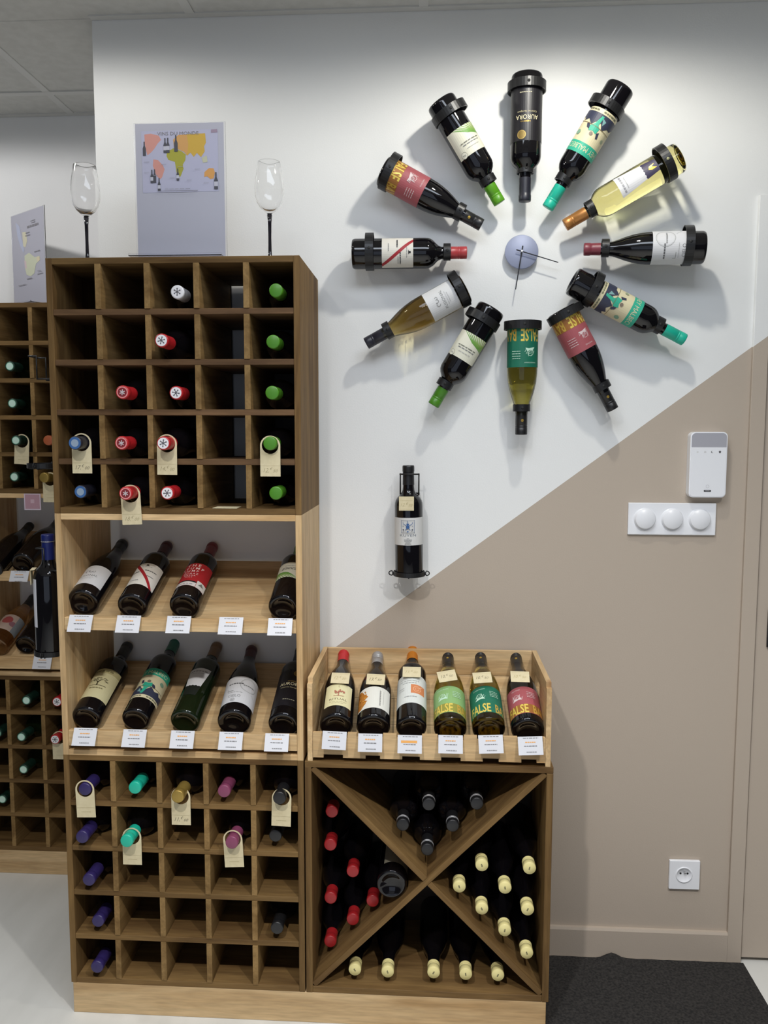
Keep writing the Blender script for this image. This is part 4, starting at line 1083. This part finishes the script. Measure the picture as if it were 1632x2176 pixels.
def slip(label, p, rot=0.0, w=.0385, h=.036):
    M = Matrix.Translation(p) @ Matrix.Rotation(rot, 4, 'Z')
    m = MB().box((-w / 2, -.0004, -h), (w / 2, .0004, 0), 'kraft').box((-w / 2, .0004, -.0012), (w / 2, .010, -.0004), 'kraft')
    o = tag(obj('neck_tag', m, None, None, M), label, 'tag')
    a = Art().ring(0, -.020, .0005, .0004, GREY, 6)
    a.line(-w * .43, -.010, w * .43, -.010, .0004, ink(186, 172, 128)).line(-w * .43, -.033, w * .43, -.033, .0004, ink(186, 172, 128)).price('12', '50', -.002, -.025, .0085, ink(178, 164, 120))
    a.build('handwriting', o, on_plane, None, .0005)
    return o
slip('square kraft price tag on the shoulder of the single wall-held bottle', (.8305, -.0955, 1.2930), .04)
MS = Matrix.Translation((-.0005, -.238, 0)) @ Matrix.Rotation(-PI / 2, 4, 'Z')
holder('black wire holder on the side of the pale display with a standing bottle', MS @ Matrix.Translation((0, 0, .906)))
holder('empty black wire holder on the left side of the upper dark rack', MS @ Matrix.Translation((0, 0, 1.372)))
bottle('dark blue-capped bottle standing in a side holder at the left', 'bordeaux', .298, .0372, 'dark_glass', 'navy', MS @ Vector((0, -.054, .9065)), (0, 0, 1), (-1, -.22, 0), 0, 'cork', .066, None, None, art_frontier, (), (.018,))
slip('folded kraft tag on the shoulder of the standing blue-capped bottle', (-.094, -.249, 1.120), -1.25, .040, .038)

# ---------------------------------------------------------------- fittings on the wall
t = thing('alarm_keypad', 'white wall alarm keypad with a grey top strip above the switches', 'keypad', (1.6112, 0, 1.3756))
def rounded(w, h, r, n=6):
    p = []
    for cx, cz, a0 in ((w / 2 - r, h / 2 - r, 0), (-w / 2 + r, h / 2 - r, 90), (-w / 2 + r, -h / 2 + r, 180), (w / 2 - r, -h / 2 + r, 270)):
        for i in range(n + 1):
            a = math.radians(a0 + 90 * i / n); p.append((cx + r * math.cos(a), cz + r * math.sin(a)))
    return p
obj('housing', MB().prism(rounded(.094, .170, .012), -.026, 0, 'white_plastic').prism(rounded(.090, .166, .011), -.0275, -.026, 'white_plastic'), t)
top = [p for p in rounded(.0885, .1645, .0105) if p[1] > .046]
obj('display_strip', MB().prism([(.0443, .0460)] + top + [(-.0443, .0460)], -.0279, -.0274, 'grey_plastic'), t)
a = Art(); g = ink(150, 150, 150)
a.circ(-.0285, .0330, .0026, ink(214, 214, 214), 12); a.poly([(-.0120, .0305), (-.0065, .0305), (-.0065, .0345), (-.0092, .0362), (-.0120, .0345)], ink(208, 208, 208))
a.circ(.0088, .0333, .0030, ink(110, 110, 112), 14); a.circ(.0102, .0338, .0026, ink(232, 233, 236), 14)
a.poly([(.0250, .0355), (.0280, .0367), (.0310, .0355), (.0305, .0318), (.0280, .0295), (.0255, .0318)], ink(96, 96, 98))
a.ring(0, -.0560, .0044, .0007, ink(196, 196, 198), 20); a.poly([(-.009 + p[0], -.0680 + p[1]) if False else (p[0], -.0675 + p[1]) for p in rounded(.019, .0052, .0024, 4)], ink(78, 78, 80))
a.rect(-.0055, -.0682, .0055, -.0668, ink(170, 170, 172))
a.build('icons', t, on_plane, None, .0276)
t = thing('switch_plate', 'white triple switch plate with three round knobs under the keypad', 'switch', (1.5290, 0, 1.2316))
obj('plate', MB().box((-.1137, -.0085, -.0425), (.1137, 0, .0425), 'white_plastic', .0015), t)
for i in (-1, 0, 1):
    obj('knob', MB().lathe([(.0290, .0005), (.0285, .0016), (.0262, .0016), (.0258, .0100), (.0245, .0112), (.0002, .0112)], 'white_plastic', 40, Matrix.Translation((i * .071, -.0080, 0)) @ Matrix.Rotation(PI / 2, 4, 'X')), t)
t = thing('wall_socket', 'white square power socket low on the taupe wall', 'socket', (1.5965, 0, .2486))
m = MB().box((-.0413, -.0095, -.0413), (.0413, 0, .0413), 'white_plastic', .0015)
obj('plate', m, t)
MR = Matrix.Translation((-.002, -.0092, .001)) @ Matrix.Rotation(PI / 2, 4, 'X')
obj('recess', MB().lathe([(.0225, .0002), (.0222, .0022), (.0200, .0026), (.0192, .0004), (.0002, .0004)], 'white_plastic', 36, MR), t)
m = MB()
for x in (-.0095, .0095): m.lathe([(.0027, .0005), (.0027, .0009), (.0002, .0009)], 'dark_hole', 12, MR @ Matrix.Translation((x, .0045, 0)))
m.lathe([(.0024, .0005), (.0022, .008), (.0002, .0085)], 'cap_silver', 12, MR @ Matrix.Translation((.001, .0095, 0)))
obj('contacts', m, t)

# ---------------------------------------------------------------- on top of the racks
def wine_glass(label, x, y, z):
    t = thing('wine_glass', label, 'glass', (x, y, z), 'black-stemmed wine glasses')
    out_ = [(.0040, .104), (.0110, .1085), (.0215, .118), (.0290, .130), (.0330, .146), (.0338, .160), (.0322, .180), (.0290, .200), (.0258, .2195), (.0256, .2205)]
    inn = [(.0250, .2200), (.0281, .200), (.0313, .180), (.0329, .160), (.0321, .147), (.0281, .1315), (.0205, .1205), (.0100, .1135), (.0002, .1125)]
    obj('bowl', MB().lathe([(.0002, .1035)] + out_ + inn, 'crystal', 48), t)
    obj('stem', MB().lathe([(.0002, .0040), (.0080, .0045), (.0048, .010), (.0040, .020), (.0036, .050), (.0042, .085), (.0062, .1030), (.0002, .1032)], 'stem_black', 24), t)
    obj('foot', MB().lathe([(.0002, .0002), (.0350, .0002), (.0352, .0012), (.0120, .0036), (.0002, .0044)], 'crystal', 40), t)
wine_glass('black-stemmed wine glass on the left end of the tall stack', .0790, -.262, Z3)
wine_glass('black-stemmed wine glass on the right end of the tall stack', .5150, -.262, Z3)

def sheet_holder(label, M, w, h, art):
    """clear acrylic stand: foot, upright, printed sheet"""
    t = thing('sheet_holder', label, 'sign', M=M)
    m = MB().box((-w / 2 - .004, .0012, .0006), (w / 2 + .004, .0032, h + .003), 'acrylic').box((-w / 2 - .004, -.052, .0006), (w / 2 + .004, .0012, .0026), 'acrylic')
    m.box((-w / 2 - .004, -.054, .0006), (w / 2 + .004, -.052, .0060), 'acrylic')
    obj('stand', m, t)
    s = obj('sheet', MB().box((-w / 2, .0002, .0032), (w / 2, .0009, h + .0012), 'paper'), t)
    art(w, h).build('print', s, on_plane, None, .0001)
    return t
def art_world(w, h):
    a = Art(); X = lambda x: -w / 2 + (x - 60) / 1350 * w; Zc = lambda y: .003 + h * (1 - (y - 90) / 1930)
    P = lambda pts: [(X(x), Zc(y)) for x, y in pts]
    a.poly(P([(150, 205), (1320, 195), (1320, 1060), (160, 1070)]), ink(174, 174, 196))
    sal = ink(200, 142, 132); yel = ink(196, 160, 66); ora = ink(206, 150, 84); oliv = ink(160, 156, 58)
    a.poly(P([(200, 250), (300, 240), (420, 270), (455, 330), (400, 380), (350, 450), (300, 500), (240, 540), (220, 470), (205, 380)]), sal)
    a.poly(P([(330, 600), (400, 610), (470, 680), (500, 740), (460, 850), (430, 880), (370, 830), (320, 690)]), sal)
    a.poly(P([(540, 500), (640, 450), (760, 490), (830, 540), (820, 620), (780, 680), (790, 740), (740, 850), (690, 830), (660, 640), (560, 610), (535, 560)]), oliv)
    a.poly(P([(640, 330), (720, 265), (900, 255), (1130, 250), (1140, 380), (1110, 430), (1120, 500), (1060, 580), (1000, 520), (950, 575), (900, 515), (850, 555), (800, 500), (700, 460), (650, 430)]), yel)
    a.poly(P([(640, 330), (720, 265), (850, 260), (870, 400), (850, 540), (800, 500), (700, 460), (650, 430)]), ink(200, 152, 92))
    a.poly(P([(1110, 790), (1180, 735), (1250, 740), (1270, 800), (1250, 880), (1200, 890), (1150, 850), (1105, 860)]), ora)
    a.poly(P([(1220, 200), (1315, 195), (1315, 240), (1220, 245)]), ink(150, 132, 150)); a.poly(P([(1070, 590), (1150, 560), (1160, 650), (1090, 660)]), ink(186, 186, 160))
    a.text('VINS DU MONDE', X(715), Zc(268), .0078, ink(126, 122, 122), 1.12)
    for x, y, s_ in ((195, 550, 1.0), (515, 515, 1.05), (558, 512, 1.05), (682, 500, 1.15), (303, 935, .95), (345, 930, .95), (412, 1045, .9), (702, 905, .85), (1285, 1035, 1.2)):
        k = s_ * 200; d = ink(74, 74, 82)
        a.poly(P([(x - 24 * s_, y), (x + 24 * s_, y), (x + 24 * s_, y - .52 * k), (x + 9 * s_, y - .72 * k), (x + 9 * s_, y - k), (x - 9 * s_, y - k), (x - 9 * s_, y - .72 * k), (x - 24 * s_, y - .52 * k)]), d)
        if x in (515, 558, 412, 702, 1285, 303): a.poly(P([(x - 24 * s_, y - .18 * k), (x + 24 * s_, y - .18 * k), (x + 24 * s_, y - .45 * k), (x - 24 * s_, y - .45 * k)]), ink(184, 184, 196))
    for i in range(9): a.dashes(X(230 + 130 * (i % 8)), Zc(640 + 38 * ((i * 5) % 9)), .012, .0011, ink(150, 150, 164), i)
    a.dashes(X(700), Zc(1028), .060, .0012, ink(140, 140, 150), 3); a.line(X(390), Zc(1055), X(1010), Zc(1050), .0012, ink(120, 120, 130))
    return a
sheet_holder('clear stand with a world map sheet titled VINS DU MONDE on the tall stack', Matrix.Translation((.3045, -.258, Z3 + .002)), .2085, .310, art_world)
def art_region(w, h):
    a = Art(); X = lambda x: -w / 2 + (x - 130) / 700 * w; Zc = lambda y: .003 + h * (1 - (y - 330 + .27 * (x_ - 130)) / 1620)
    def P(pts):
        global x_
        out = []
        for x, y in pts:
            x_ = x; out.append((X(x), Zc(y)))
        return out
    a.poly(P([(230, 440), (310, 500), (350, 700), (400, 900), (380, 960), (320, 850), (260, 680)]), ink(178, 184, 206))
    a.poly(P([(370, 600), (450, 590), (470, 740), (430, 850), (380, 840)]), ink(206, 202, 178))
    a.poly(P([(400, 1000), (500, 940), (620, 1010), (720, 980), (730, 1050), (640, 1120), (600, 1280), (520, 1340), (430, 1320), (400, 1200)]), ink(200, 204, 180))
    a.poly(P([(390, 1080), (430, 1090), (440, 1220), (400, 1200)]), ink(206, 186, 190)); a.poly(P([(660, 1010), (725, 990), (720, 1060), (670, 1080)]), ink(212, 202, 174))
    for x, y, l, th in ((600, 500, .072, .007), (610, 400, .030, .002), (620, 430, .026, .002), (490, 610, .026, .0024), (490, 655, .030, .0024), (680, 910, .036, .0022), (730, 1280, .034, .0022), (500, 1385, .034, .0024), (340, 1510, .050, .0022), (720, 1235, .022, .0018)):
        q = P([(x, y)])[0]; a.dashes(q[0], q[1], l, th, ink(128, 126, 132), int(x))
    return a
x_ = 0
MLh = Matrix.Translation((-.405, .425, Z3 + .002)) @ Matrix.Rotation(math.atan2(-.140, .190), 4, 'Z')
sheet_holder('angled clear stand with a pale wine region map at the far left', MLh, .2085, .300, art_region)
